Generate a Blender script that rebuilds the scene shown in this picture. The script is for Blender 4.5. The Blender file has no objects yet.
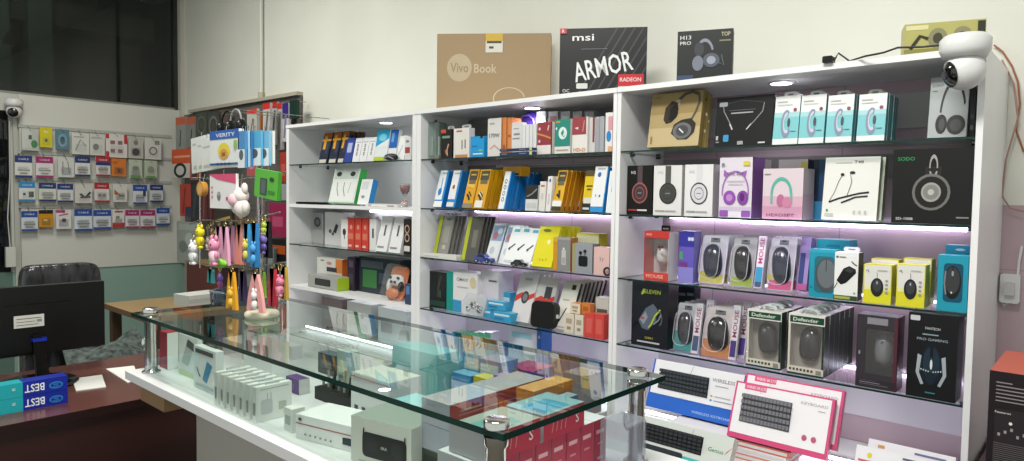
import bpy, math, random
from mathutils import Vector, Matrix
SC = bpy.context.scene
COL = SC.collection
random.seed(7)
R = math.radians

# ------------------------------------------------------------------ camera, world, lights, exposure
F, YAW, PIT, ROL, EYE = 684.086, .730226, .04763, .014576, 1.40
FW = Vector((-math.sin(YAW)*math.cos(PIT), math.cos(YAW)*math.cos(PIT), -math.sin(PIT)))
_r = Vector((math.cos(YAW), math.sin(YAW), 0)); _u = _r.cross(FW)
RT = _r*math.cos(ROL) + _u*math.sin(ROL)
UP = -_r*math.sin(ROL) + _u*math.cos(ROL)
cd = bpy.data.cameras.new('camera'); cam = bpy.data.objects.new('camera', cd); COL.objects.link(cam)
cd.sensor_width = 36; cd.lens = F/1024*36; cd.clip_start = .05
cam.matrix_world = Matrix(((RT.x, UP.x, -FW.x, 0), (RT.y, UP.y, -FW.y, 0), (RT.z, UP.z, -FW.z, EYE), (0, 0, 0, 1)))
SC.camera = cam
SC.view_settings.view_transform = 'Standard'; SC.view_settings.look = 'None'
SC.view_settings.exposure = 0.0; SC.view_settings.gamma = 1; SC.view_settings.use_curve_mapping = False
SC.cycles.use_denoising = True
SC.cycles.max_bounces = 10; SC.cycles.transparent_max_bounces = 40
SC.cycles.diffuse_bounces = 4; SC.cycles.glossy_bounces = 4; SC.cycles.sample_clamp_indirect = 6
SC.cycles.caustics_reflective = False; SC.cycles.caustics_refractive = False

w = bpy.data.worlds.new('world'); SC.world = w; w.use_nodes = True
w.node_tree.nodes['Background'].inputs[0].default_value = (.95, 1, .93, 1)
w.node_tree.nodes['Background'].inputs[1].default_value = .85

def area(name, loc, sx, sy, power, col=(1, 1, 1), rot=(0, 0, 0)):
    l = bpy.data.lights.new(name, 'AREA'); l.shape = 'RECTANGLE'; l.size = sx; l.size_y = sy
    l.energy = power; l.color = col
    o = bpy.data.objects.new(name, l); o.location = loc; o.rotation_euler = rot; COL.objects.link(o); return o
def spot(name, loc, power, col=(1, 1, 1), size=2.4, r=.03):
    l = bpy.data.lights.new(name, 'SPOT'); l.energy = power; l.color = col; l.spot_size = size; l.spot_blend = .6
    l.shadow_soft_size = r
    o = bpy.data.objects.new(name, l); o.location = loc; COL.objects.link(o); return o
area('ceiling_panel_light', (-.7, .3, 3.25), 1.2, .6, 110, (1, .98, .92))
area('ceiling_panel_light', (-4.0, .9, 3.25), 1.2, .6, 62, (1, .98, .90))

# ------------------------------------------------------------------ pixel -> place helpers (1024 x 461 frame)
def ray(px, py): return FW + RT*((px-512)/F) + UP*((230.5-py)/F)
def gp(px, py, z):
    d = ray(px, py); t = (z-EYE)/d.z; return d.x*t, d.y*t
def onY(px, py, Y):
    d = ray(px, py); t = Y/d.y; return d.x*t, EYE+d.z*t
def onX(px, py, X):
    d = ray(px, py); t = X/d.x; return d.y*t, EYE+d.z*t
def PX(px, Y, z):
    k = (px-512)/F; A = RT - FW*k
    return -(A.y*Y + A.z*(z-EYE))/A.x
def PH(py, X, Y, z, lean=0):      # length along a leaning edge from (X,Y,z) that reaches image row py
    k = (230.5-py)/F; A = UP - FW*k
    dirv = Vector((0, math.sin(lean), math.cos(lean)))
    return -(A.dot(Vector((X, Y, z-EYE))))/A.dot(dirv)

# ------------------------------------------------------------------ materials
def lin(h):
    if not isinstance(h, str): return tuple(h)[:3]
    h = h.lstrip('#'); v = [int(h[i:i+2], 16)/255 for i in (0, 2, 4)]
    g = sum(v)/3; v = [c*.92+g*.08 for c in v]
    return tuple(c/12.92 if c <= .04045 else ((c+.055)/1.055)**2.4 for c in v)
_M = {}
def M(col, rough=.45, metal=0, coat=0):
    k = (col, rough, metal, coat)
    if k in _M: return _M[k]
    m = bpy.data.materials.new('paint_' + str(len(_M))); m.use_nodes = True
    b = m.node_tree.nodes['Principled BSDF']
    b.inputs['Base Color'].default_value = (tuple(max(.003, c*.86-.006) for c in lin(col)) if not metal else lin(col)) + (1,)
    b.inputs['Specular IOR Level'].default_value = .35
    b.inputs['Roughness'].default_value = rough; b.inputs['Metallic'].default_value = metal
    b.inputs['Coat Weight'].default_value = coat
    _M[k] = m; return m
def mnoise(name, c1, c2, scale=8, rough=.6, stretch=(1, 1, 1), bump=0, detail=4, metal=0):
    m = bpy.data.materials.new(name); m.use_nodes = True; nt = m.node_tree; b = nt.nodes['Principled BSDF']
    tc = nt.nodes.new('ShaderNodeTexCoord'); mp = nt.nodes.new('ShaderNodeMapping'); mp.inputs['Scale'].default_value = stretch
    no = nt.nodes.new('ShaderNodeTexNoise'); no.inputs['Scale'].default_value = scale; no.inputs['Detail'].default_value = detail
    cr = nt.nodes.new('ShaderNodeValToRGB'); cr.color_ramp.elements[0].color = lin(c1)+(1,); cr.color_ramp.elements[1].color = lin(c2)+(1,)
    cr.color_ramp.elements[0].position = .35; cr.color_ramp.elements[1].position = .65
    L = nt.links.new
    L(tc.outputs['Object'], mp.inputs[0]); L(mp.outputs[0], no.inputs[0]); L(no.outputs[0], cr.inputs[0]); L(cr.outputs[0], b.inputs['Base Color'])
    b.inputs['Roughness'].default_value = rough; b.inputs['Metallic'].default_value = metal
    if bump:
        bp = nt.nodes.new('ShaderNodeBump'); bp.inputs['Strength'].default_value = bump; bp.inputs['Distance'].default_value = .01
        L(no.outputs[0], bp.inputs['Height']); L(bp.outputs[0], b.inputs['Normal'])
    return m
def mtile(name, c1, c2, mort, sx, sz, rough=.25):
    m = bpy.data.materials.new(name); m.use_nodes = True; nt = m.node_tree; b = nt.nodes['Principled BSDF']; L = nt.links.new
    tc = nt.nodes.new('ShaderNodeTexCoord'); sp = nt.nodes.new('ShaderNodeSeparateXYZ'); cb = nt.nodes.new('ShaderNodeCombineXYZ')
    ad = nt.nodes.new('ShaderNodeMath'); ad.operation = 'ADD'
    L(tc.outputs['Object'], sp.inputs[0]); L(sp.outputs[0], ad.inputs[0]); L(sp.outputs[1], ad.inputs[1]); L(ad.outputs[0], cb.inputs[0]); L(sp.outputs[2], cb.inputs[1])
    br = nt.nodes.new('ShaderNodeTexBrick'); br.offset = 0; br.inputs['Scale'].default_value = 1
    br.inputs['Brick Width'].default_value = sx; br.inputs['Row Height'].default_value = sz; br.inputs['Mortar Size'].default_value = .002
    br.inputs['Color1'].default_value = lin(c1)+(1,); br.inputs['Color2'].default_value = lin(c2)+(1,); br.inputs['Mortar'].default_value = lin(mort)+(1,)
    L(cb.outputs[0], br.inputs[0]); L(br.outputs[0], b.inputs['Base Color']); b.inputs['Roughness'].default_value = rough
    return m
def mglass(name, tint, ior=1.5, rough=0.0, body=0.0, bodycol='#ffffff'):
    """thin clear sheet: see-through, tinted, with mirror reflection rising at glancing angles on its outer side"""
    m = bpy.data.materials.new(name); m.use_nodes = True; nt = m.node_tree; nt.nodes.clear(); L = nt.links.new
    out = nt.nodes.new('ShaderNodeOutputMaterial'); mix = nt.nodes.new('ShaderNodeMixShader')
    tr = nt.nodes.new('ShaderNodeBsdfTransparent'); tr.inputs[0].default_value = lin(tint)+(1,)
    gl = nt.nodes.new('ShaderNodeBsdfGlossy'); gl.inputs['Roughness'].default_value = rough; gl.inputs[0].default_value = (1, 1, 1, 1)
    fr = nt.nodes.new('ShaderNodeFresnel'); fr.inputs[0].default_value = ior
    ge = nt.nodes.new('ShaderNodeNewGeometry'); sb = nt.nodes.new('ShaderNodeMath'); sb.operation = 'SUBTRACT'; sb.inputs[0].default_value = 1
    mu = nt.nodes.new('ShaderNodeMath'); mu.operation = 'MULTIPLY'
    L(ge.outputs['Backfacing'], sb.inputs[1]); L(fr.outputs[0], mu.inputs[0]); L(sb.outputs[0], mu.inputs[1]); L(mu.outputs[0], mix.inputs[0])
    src = tr.outputs[0]
    if body:
        df = nt.nodes.new('ShaderNodeBsdfDiffuse'); df.inputs[0].default_value = lin(bodycol)+(1,)
        m2 = nt.nodes.new('ShaderNodeMixShader'); m2.inputs[0].default_value = body; L(tr.outputs[0], m2.inputs[1]); L(df.outputs[0], m2.inputs[2]); src = m2.outputs[0]
    L(src, mix.inputs[1]); L(gl.outputs[0], mix.inputs[2]); L(mix.outputs[0], out.inputs[0])
    return m
def memit(name, col, s):
    m = bpy.data.materials.new(name); m.use_nodes = True; b = m.node_tree.nodes['Principled BSDF']
    b.inputs['Emission Color'].default_value = lin(col)+(1,); b.inputs['Emission Strength'].default_value = s
    b.inputs['Base Color'].default_value = lin(col)+(1,)
    return m
GLASS = mglass('shelf_glass', '#f1f6f4', 1.5); GEDGE = M('#1d3a34', .15)
GTOP = mglass('counter_glass', '#f0f6f3', 1.6)
CLEAR = mglass('clear_plastic', '#fafbfc', 1.4, .06, .03)
CLEARV = mglass('lilac_clear_plastic', '#fbfafd', 1.4, .06, .02, '#eeeef4')
CHROME = M('#c9c9c6', .12, 1); STEEL = M('#9a9a98', .3, 1)
LAM = mnoise('white_laminate', '#dedee0', '#e4e4e6', 3, .35)
LAMG = mnoise('grey_laminate', '#bfbfbe', '#c6c6c4', 3, .4)

# ------------------------------------------------------------------ mesh builder
_txt = {}
def text_mesh(s, bold=.012):
    k = (s, bold)
    if k in _txt: return _txt[k]
    cu = bpy.data.curves.new('t', 'FONT'); cu.body = s; cu.size = 1; cu.offset = bold; cu.resolution_u = 2; cu.fill_mode = 'FRONT'
    o = bpy.data.objects.new('t', cu); COL.objects.link(o); dg = bpy.context.evaluated_depsgraph_get(); dg.update()
    me = bpy.data.meshes.new_from_object(o.evaluated_get(dg))
    vs = [(v.co.x, v.co.y) for v in me.vertices]; fs = [tuple(p.vertices) for p in me.polygons]
    bpy.data.objects.remove(o); bpy.data.meshes.remove(me); bpy.data.curves.remove(cu)
    if vs:
        x0 = min(v[0] for v in vs); x1 = max(v[0] for v in vs); y0 = min(v[1] for v in vs); y1 = max(v[1] for v in vs)
        vs = [((x-x0)/max(x1-x0, 1e-6)-.5, (y-y0)/max(y1-y0, 1e-6)-.5) for x, y in vs]
    _txt[k] = (vs, fs); return _txt[k]

class MB:
    def __init__(s): s.v = []; s.f = []; s.m = []; s.sm = []; s.mats = []
    def mi(s, m):
        if m not in s.mats: s.mats.append(m)
        return s.mats.index(m)
    def add(s, vs, fs, m, smooth=False):
        b = len(s.v); s.v += [tuple(v) for v in vs]; i = s.mi(m)
        for f in fs: s.f.append(tuple(b+k for k in f)); s.m.append(i); s.sm.append(smooth)
        return s
    def box(s, x0, x1, y0, y1, z0, z1, m, front=None, right=None, top=None, left=None, back=None, bottom=None):
        v = [(x0, y0, z0), (x1, y0, z0), (x1, y1, z0), (x0, y1, z0), (x0, y0, z1), (x1, y0, z1), (x1, y1, z1), (x0, y1, z1)]
        for f, mm in (((0, 1, 5, 4), front), ((1, 2, 6, 5), right), ((4, 5, 6, 7), top), ((3, 0, 4, 7), left), ((2, 3, 7, 6), back), ((0, 3, 2, 1), bottom)):
            s.add([v[k] for k in f], [(0, 1, 2, 3)], mm or m)
        return s
    def prism(s, pts, y0, y1, m, capm=None, smooth=False):      # pts (x,z) counter-clockwise seen from -Y
        n = len(pts)
        s.add([(x, y0, z) for x, z in pts], [tuple(range(n))], capm or m)
        s.add([(x, y1, z) for x, z in pts], [tuple(reversed(range(n)))], m)
        v = [(x, y0, z) for x, z in pts] + [(x, y1, z) for x, z in pts]
        s.add(v, [((k+1) % n, k, n+k, n+(k+1) % n) for k in range(n)], m, smooth)
        return s
    def rbox(s, x0, x1, y0, y1, z0, z1, r, m, capm=None):
        return s.prism(rrect(x0, z0, x1, z1, r), y0, y1, m, capm)
    def frust(s, p0, p1, r0, r1, m, n=14, caps=True, smooth=True):
        p0 = Vector(p0); p1 = Vector(p1); d = (p1-p0).normalized()
        a = d.cross(Vector((0, 0, 1)) if abs(d.z) < .9 else Vector((1, 0, 0))).normalized(); b = d.cross(a)
        c = [a*math.cos(2*math.pi*k/n) + b*math.sin(2*math.pi*k/n) for k in range(n)]
        v = [p0+q*r0 for q in c] + [p1+q*r1 for q in c]
        s.add(v, [(k, (k+1) % n, n+(k+1) % n, n+k) for k in range(n)], m, smooth)
        if caps:
            s.add([p0+q*r0 for q in c], [tuple(reversed(range(n)))], m); s.add([p1+q*r1 for q in c], [tuple(range(n))], m)
        return s
    def tube(s, pts, r, m, n=6, closed=False):
        P = [Vector(p) for p in pts]; N = len(P); v = []; up = None
        for i in range(N):
            d = (P[(i+1) % N]-P[i-1]) if closed else (P[min(i+1, N-1)]-P[max(i-1, 0)])
            d.normalize()
            if up is None: up = d.cross(Vector((0, 0, 1)) if abs(d.z) < .9 else Vector((1, 0, 0)))
            a = (up - d*up.dot(d)); a = a.normalized() if a.length > 1e-6 else d.orthogonal().normalized(); up = a; b = d.cross(a)
            v += [P[i]+(a*math.cos(2*math.pi*k/n)+b*math.sin(2*math.pi*k/n))*r for k in range(n)]
        fs = []
        for i in range(N if closed else N-1):
            j = (i+1) % N
            fs += [(i*n+k, i*n+(k+1) % n, j*n+(k+1) % n, j*n+k) for k in range(n)]
        s.add(v, fs, m, True)
        if not closed:
            s.add(v[:n], [tuple(reversed(range(n)))], m); s.add(v[-n:], [tuple(range(n))], m)
        return s
    def lathe(s, prof, m, c=(0, 0, 0), n=20, ang=0, axis='z'):
        v = []
        for r, h in prof:
            for k in range(n):
                t = 2*math.pi*k/n
                q = (r*math.cos(t), r*math.sin(t), h) if axis == 'z' else (r*math.cos(t), -h, r*math.sin(t))
                v.append((q[0]+c[0], q[1]+c[1], q[2]+c[2]))
        fs = [(i*n+k, i*n+(k+1) % n, (i+1)*n+(k+1) % n, (i+1)*n+k) for i in range(len(prof)-1) for k in range(n)]
        s.add(v, fs, m, True); return s
    def ell(s, c, r, m, n=14, rings=9, zlo=-1, zhi=1, p=1.0):
        def sg(x): return math.copysign(abs(x)**p, x)
        v = []; t0 = math.asin(zlo); t1 = math.asin(zhi)
        for i in range(rings+1):
            t = t0+(t1-t0)*i/rings
            for k in range(n):
                a = 2*math.pi*k/n
                v.append((c[0]+r[0]*sg(math.cos(t))*sg(math.cos(a)), c[1]+r[1]*sg(math.cos(t))*sg(math.sin(a)), c[2]+r[2]*sg(math.sin(t))))
        fs = [(i*n+k, i*n+(k+1) % n, (i+1)*n+(k+1) % n, (i+1)*n+k) for i in range(rings) for k in range(n)]
        s.add(v, fs, m, True); return s
    # flat print on a face: frame O, U, V (full-length vectors), normal Nn
    def art(s, O, U, V, Nn, items, off=.0004):
        O = Vector(O); U = Vector(U); V = Vector(V); Nn = Vector(Nn).normalized(); k = 0
        flip = U.cross(V).dot(Nn) < 0
        asp = U.length/max(V.length, 1e-6)
        for it in items:
            k += 1; o = O + Nn*(off*(1+.6*k)); t = it[0]; c = it[-1]; m = c if not isinstance(c, str) else M(c, .4)
            def put(pts, fs):
                if flip: fs = [tuple(reversed(f)) for f in fs]
                s.add([o+U*a+V*b for a, b in pts], fs, m)
            if t == 'r': _, a, b, a2, b2, c = it; put([(a, b), (a2, b), (a2, b2), (a, b2)], [(0, 1, 2, 3)])
            elif t == 'rr':
                _, a, b, a2, b2, c = it; rr = .14*min(a2-a, (b2-b)/asp)
                P = [(x, y*asp) for x, y in rrect(a, b/asp, a2, b2/asp, rr*1.5)]; put(P, [tuple(range(len(P)))])
            elif t == 'p': P = it[1]; put(P, [tuple(range(len(P)))])
            elif t == 'e':
                _, a, b, ra, rb, c = it; n = 20
                P = [(a+ra*math.cos(2*math.pi*q/n), b+rb*math.sin(2*math.pi*q/n)) for q in range(n)]; put(P, [tuple(range(n))])
            elif t == 'a':     # arc band: cu, cv, ru, rv, deg0, deg1, relative width
                _, a, b, ra, rb, d0, d1, wd, c = it; n = 22; P = []
                for q in range(n+1):
                    g = R(d0+(d1-d0)*q/n); P += [(a+ra*math.cos(g), b+rb*math.sin(g)), (a+ra*(1-wd)*math.cos(g), b+rb*(1-wd)*math.sin(g))]
                put(P, [(2*q+1, 2*q, 2*q+2, 2*q+3) for q in range(n)])
            elif t == 'l':     # polyline band
                _, P, wd, c = it; Q = []
                for q in range(len(P)):
                    p0 = P[max(q-1, 0)]; p1 = P[min(q+1, len(P)-1)]; dx = (p1[0]-p0[0])*asp; dy = p1[1]-p0[1]; L = math.hypot(dx, dy) or 1
                    nx, ny = -dy/L*wd/asp, dx/L*wd
                    Q += [(P[q][0]-nx, P[q][1]-ny), (P[q][0]+nx, P[q][1]+ny)]
                put(Q, [(2*q, 2*q+2, 2*q+3, 2*q+1) for q in range(len(P)-1)])
            elif t == 't':     # text, centre u,v, width and height fractions, optional degrees
                _, tx, a, b, wd, hd = it[:6]; deg = it[6] if len(it) > 7 else 0
                vs, fs = text_mesh(tx); ca, sa = math.cos(R(deg)), math.sin(R(deg)); P = []
                for x, y in vs:
                    if deg in (90, -90): X_, Y_ = -y*wd*(1 if deg > 0 else -1), x*hd*(1 if deg > 0 else -1)
                    else: X_, Y_ = x*wd*ca - y*hd/asp*sa, x*wd*sa*asp + y*hd*ca
                    P.append((a+X_, b+Y_))
                put(P, fs)
        return s
    def build(s, name, parent=None, loc=None, rot=None):
        me = bpy.data.meshes.new(name); me.from_pydata(s.v, [], s.f)
        for m in s.mats: me.materials.append(m)
        me.polygons.foreach_set('material_index', s.m); me.polygons.foreach_set('use_smooth', s.sm); me.update()
        o = bpy.data.objects.new(name, me); COL.objects.link(o)
        if parent: o.parent = parent
        if loc: o.location = loc
        if rot: o.rotation_euler = rot
        return o
def rrect(x0, z0, x1, z1, r, n=4):
    P = []
    for cx, cz, a in ((x1-r, z0+r, -90), (x1-r, z1-r, 0), (x0+r, z1-r, 90), (x0+r, z0+r, 180)):
        for k in range(n+1): t = R(a+90*k/n); P.append((cx+r*math.cos(t), cz+r*math.sin(t)))
    return P
def tag(o, label, cat, group=None):
    o['label'] = label; o['category'] = cat
    if group: o['group'] = group
    return o
def struct(mb, name, parent=None):
    o = mb.build(name, parent)
    if not parent: o['kind'] = 'structure'
    return o
def empty(name, loc, rot=(0, 0, 0)):
    o = bpy.data.objects.new(name, None); o.empty_display_size = .05; o.location = loc; o.rotation_euler = rot; COL.objects.link(o); return o
def dup(o, parent=None):
    c = o.copy(); COL.objects.link(c)
    if parent: c.parent = parent
    for ch in list(o.children): dup(ch, c)
    return c
def rows(o, n, dy, label, group, dx=0, jit=.0015, dz=0):
    out = []
    for k in range(1, n+1):
        c = dup(o); c.location = (o.location.x+dx*k+random.uniform(-jit, jit), o.location.y+dy*k, o.location.z+dz*k)
        c['label'] = label; c['group'] = group; out.append(c)
    return out

# ------------------------------------------------------------------ boxes
def carton(name, cat, label, x0, x1, Y, z, h, d, body, front=(), side=(), top=(), lean=0, rz=0, group=None, sidecol=None, topcol=None, rough=.4, tab=None):
    """printed carton whose front bottom edge runs x0..x1 at depth Y; lean tips the top back"""
    wd = x1-x0; mb = MB(); bm = M(body, rough)
    mb.box(-wd/2, wd/2, -d/2, d/2, 0, h, bm, right=M(sidecol, rough) if sidecol else None, top=M(topcol, rough) if topcol else None)
    if front: mb.art((-wd/2, -d/2, 0), (wd, 0, 0), (0, 0, h), (0, -1, 0), front)
    if side: mb.art((wd/2, -d/2, 0), (0, d, 0), (0, 0, h), (1, 0, 0), side)
    if top: mb.art((-wd/2, -d/2, h), (wd, 0, 0), (0, d, 0), (0, 0, 1), top)
    if tab:      # plastic hang tab on top
        tm, tw, th = tab
        T = rrect(-wd*tw/2, h, wd*tw/2, h+th, min(th*.45, wd*tw*.3)); mb.prism(T, d/2-.002, d/2-.0008, tm)
        mb.prism(rrect(-wd*tw*.22, h+th*.35, wd*tw*.22, h+th*.65, th*.1), d/2-.0024, d/2-.0004, M('#777777', .5))
    o = mb.build(name, None, (x0+wd/2, Y+d/2*math.cos(lean), z+.0008+d/2*math.sin(lean)), (-lean, 0, rz))
    return tag(o, label, cat, group)
def cp(name, cat, label, pl, pr, pt, Y, z, d, body, front=(), side=(), top=(), lean=0, **k):
    """same, with the front's left, right and top given as measured on the photograph"""
    x0 = PX(pl, Y, z); x1 = PX(pr, Y, z); h = PH(pt, x0, Y, z, lean)
    return carton(name, cat, label, x0, x1, Y, z, h, d, body, front, side, top, lean, **k)

def cprot(name, cat, label, pl, pr, pt, Y, z, d, phi, body, front=(), side=(), h=None, **k):
    """carton whose front is turned phi about its left front edge, right end further from the camera"""
    x0 = PX(pl, Y, z); c, s_ = math.cos(phi), math.sin(phi); A = RT - FW*((pr-512)/F)
    L = -(A.x*x0+A.y*Y+A.z*(z-EYE))/(A.x*c+A.y*s_); h = h or PH(pt, x0, Y, z)
    o = carton(name, cat, label, 0, L, 0, z, h, d, body, front, side, **k)
    o.location = (x0+c*L/2-s_*d/2, Y+s_*L/2+c*d/2, z+.0008); o.rotation_euler = (0, 0, phi); return o

def mouse_mesh(mb, c, W, L, T, m, mp, mw, tilt=0):
    """computer mouse standing on its tail: width W along x, length L along z, back bulging to -y"""
    n = 20; rg = 8; v = []
    for i in range(rg+1):
        t = (math.pi/2)*i/rg
        for k in range(n):
            a = 2*math.pi*k/n; ca, sa = math.cos(a), math.sin(a)
            x = math.copysign(abs(ca)**.8, ca)*(1-.10*math.cos(2*a)*.5-.06*math.sin(a)); z = math.copysign(abs(sa)**.85, sa)
            rr = math.cos(t)**.8 if i < rg else 0
            x2 = x*rr*W/2; z2 = z*rr*L/2 - (1-rr)*L*.06; y2 = -T*math.sin(t)
            X_ = x2*math.cos(tilt)-z2*math.sin(tilt); Z_ = x2*math.sin(tilt)+z2*math.cos(tilt)
            v.append((c[0]+X_, c[1]+y2, c[2]+Z_))
    fs = [(i*n+k, i*n+(k+1) % n, (i+1)*n+(k+1) % n, (i+1)*n+k) for i in range(rg) for k in range(n)]
    fs2 = [f for f in fs if f[0]//n < 2]; fs1 = [f for f in fs if f[0]//n >= 2]
    b = len(mb.v); mb.v += v
    for f in fs: mb.f.append(tuple(b+q for q in f)); mb.m.append(mb.mi(mp if f[0]//n < 2 else m)); mb.sm.append(True)
    def P(x, z): return (c[0]+x*math.cos(tilt)-z*math.sin(tilt), c[2]+x*math.sin(tilt)+z*math.cos(tilt))
    for s in (0,):
        x, z = P(0, L*.26); mb.tube([(x, c[1]-T*1.03, z+L*.05), (x, c[1]-T*1.03, z-L*.1)], L*.006, M('#6b6f74', .3), 5)
    return mb
def mouse_part(parent, c, W, L, T, body='#0d0e11', panel='#2a2c31', wheel='#8a8d92', tilt=0):
    mb = MB(); mouse_mesh(mb, c, W, L, T, M(body, .18, 0, .5), M(panel, .3), None, tilt); o = mb.build('mouse', parent)
    x = c[0]-L*.26*math.sin(tilt); z = c[2]+L*.26*math.cos(tilt)
    wb = MB(); wb.frust((x-W*.05, c[1]-T*.9, z), (x+W*.05, c[1]-T*.9, z), L*.055, L*.055, M(wheel, .4), 12); wb.build('scroll_wheel', o)
    return o
def blister(name, label, x0, x1, Y, z, h, card, accent, body='#0c0d10', panel='#2a2c31', lean=R(9), group=None, cardart=(), tilt=R(8), clear=CLEARV, mw=.70, ml=.66, rim='#e0dfe6'):
    wd = x1-x0; d = .038; root = empty(name, (x0+wd/2, Y+d/2*math.cos(lean), z+.0008+d/2*math.sin(lean)), (-lean, 0, 0))
    cm = MB(); cm.rbox(-wd*.46, wd*.46, d/2-.0022, d/2-.001, .002, h*.97, wd*.1, M(card, .5))
    cm.art((-wd*.46, d/2-.0024, 0), (wd*.92, 0, 0), (0, 0, h*.97), (0, -1, 0), [('r', .06, .03, .94, .2, accent), ('r', .32, .86, .68, .95, '#6d7278'), ('e', .5, .93, .09, .02, '#2a2a30')]+list(cardart))
    cm.build('card', root)
    sh = MB(); sh.rbox(-wd/2, wd/2, d/2-.004, d/2-.0026, 0, h, wd*.14, clear)
    # bubble around the mouse
    P0 = rrect(-wd*.42, h*.05, wd*.42, h*.86, wd*.3, 5); P1 = rrect(-wd*.34, h*.1, wd*.34, h*.8, wd*.28, 5); n = len(P0)
    v = [(x, d/2-.004, zz) for x, zz in P0] + [(x, -d/2, zz) for x, zz in P1]
    sh.add(v, [((k+1) % n, k, n+k, n+(k+1) % n) for k in range(n)], clear, True); sh.add(v[n:], [tuple(range(n))], clear)
    sh.tube([(x, -d/2+.0004, zz) for x, zz in P1], .0008, M(rim, .3), 5, True)
    sh.build('blister', root)
    mouse_part(root, (0, d/2-.006, h*.47), wd*mw, h*ml, d*.62, body, panel, tilt=tilt)
    tag(root, label, 'mouse pack', group); return root
def bp(name, label, pl, pr, pt, Y, z, card, accent, lean=R(9), **k):
    x0 = PX(pl, Y, z); x1 = PX(pr, Y, z); h = PH(pt, x0, Y, z, lean)
    return blister(name, label, x0, x1, Y, z, h, card, accent, lean=lean, **k)

# ------------------------------------------------------------------ the setting
XL, YW, D, CT = -6.28, 2.60, 2.147, 3.35
Z1, Z2, Z3, Z4, ZD, ZT = 1.578, 1.345, 1.110, .864, .60, 1.811
WALL = mnoise('wall_paint', '#d3d3c9', '#d9d9d0', 2, .7)
TILE = mtile('mauve_tile', '#a98f98', '#a58b95', '#8f7a84', .60, .30, .3)
TEAL = M('#8cab9f', .6)
struct(MB().box(-7.6, 2.2, -2.6, 2.9, -.02, 0, mtile('floor_tile', '#8a8278', '#857d74', '#5b564f', .6, .6)), 'floor')
struct(MB().box(-7.6, 2.2, -2.6, 2.9, CT, CT+.05, M('#d8d8d2', .8)), 'ceiling')
wb = MB(); wb.box(-6.6, 2.2, YW, YW+.12, 1.40, CT, WALL); struct(wb, 'wall_back')
struct(MB().box(-1.0, 2.2, YW, YW+.12, 0, 1.40, mtile('wall_tile_mauve', '#b39aa2', '#b0979f', '#9c868e', .45, .30, .25)), 'wall_lower_right')
struct(MB().box(-6.6, -1.0, YW, YW+.12, 0, 1.40, M('#a8a49c', .7)), 'wall_lower_left')
struct(MB().box(XL-.1, XL, 1.33, YW, 0, .78, TEAL), 'wall_left_teal')
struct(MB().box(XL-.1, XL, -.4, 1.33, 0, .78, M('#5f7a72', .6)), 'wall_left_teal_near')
struct(MB().box(XL-.1, XL-.01, 1.33, YW, .78, 2.13, M('#c8c8c0', .6)), 'wall_left')
struct(MB().box(XL-.01, XL+.012, 1.385, YW, .78, 2.13, M('#d4d4cc', .45)), 'wall_left_board')
struct(MB().box(XL-.1, XL, -.4, 1.33, 2.0, 2.13, M('#c8c8c0', .6)), 'trim_1')
struct(MB().box(XL-.02, XL+.05, YW-.035, YW, .78, CT, M('#c9c6bb', .6)), 'trim_2')
# glazing above the board, dark room behind it
WG = mglass('dark_window_glass', '#76807c', 1.5, .02, .12, '#3c4442')
win = struct(MB().box(XL-.06, XL-.05, -.6, YW-.05, 2.13, CT, WG), 'window_1')
fr = MB(); FM = M('#3a3a36', .5)
fr.box(XL-.09, XL-.01, YW-.06, YW-.03, 2.13, CT, FM); fr.box(XL-.09, XL-.02, -.6, YW-.06, 2.13, 2.15, M('#8d8d86', .5)); fr.build('window_frame', win)
struct(MB().box(XL-.06, XL-.05, -.4, 1.33, .78, 2.0, mglass('door_glass', '#39403e', 1.5, .03, .25, '#20262a')), 'window_2')
bk = MB().box(-9.3, -9.2, -3, 3.4, 0, 4.2, M('#59615e', .8)); struct(bk, 'wall_far_room')
struct(MB().box(-9.3, XL-.15, 3.3, 3.4, 0, 4.2, M('#4a504e', .8)), 'wall_far_side')
pl = MB(); pl.box(-8.7, -8.4, 1.62, 1.80, 0, 4.0, M('#a0a49a', .7)); struct(pl, 'trim_3')
struct(MB().box(-8.7, -8.4, 1.95, 2.16, 0, 4.0, M('#979b91', .7)), 'trim_4')
struct(MB().box(-8.9, -8.5, .2, 3.2, 3.15, 3.4, M('#847c70', .7)), 'trim_5')
bl = MB(); bl.tube([(-7.3, 1.56, 3.7), (-7.3, 1.56, 2.78)], .004, M('#d0d0c8', .5)); bl.lathe([(.01, .1), (.025, .09), (.045, .03), (.055, 0), (.0, -.005)], M('#e8e8de', .4), (-7.3, 1.56, 2.68), 14)
tag(bl.build('pendant_lamp'), 'small white pendant lamp hanging in the dark room behind the high window', 'lamp')
# surface pipe on the upper back wall
px_, _ = onY(260, 50, YW-.03)
pi = MB(); pi.tube([(px_, YW-.02, 2.13), (px_, YW-.02, CT)], .016, M('#d9d9d0', .4), 12); pi.frust((px_, YW-.02, 2.11), (px_, YW-.02, 2.16), .024, .024, M('#b9b49a', .4), 12)
struct(pi, 'trim_6')
# ledge over the pegboard niche
struct(MB().box(-6.05, -4.30, YW-.05, YW, 2.09, 2.115, M('#b8b2a0', .5)), 'trim_7')

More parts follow.
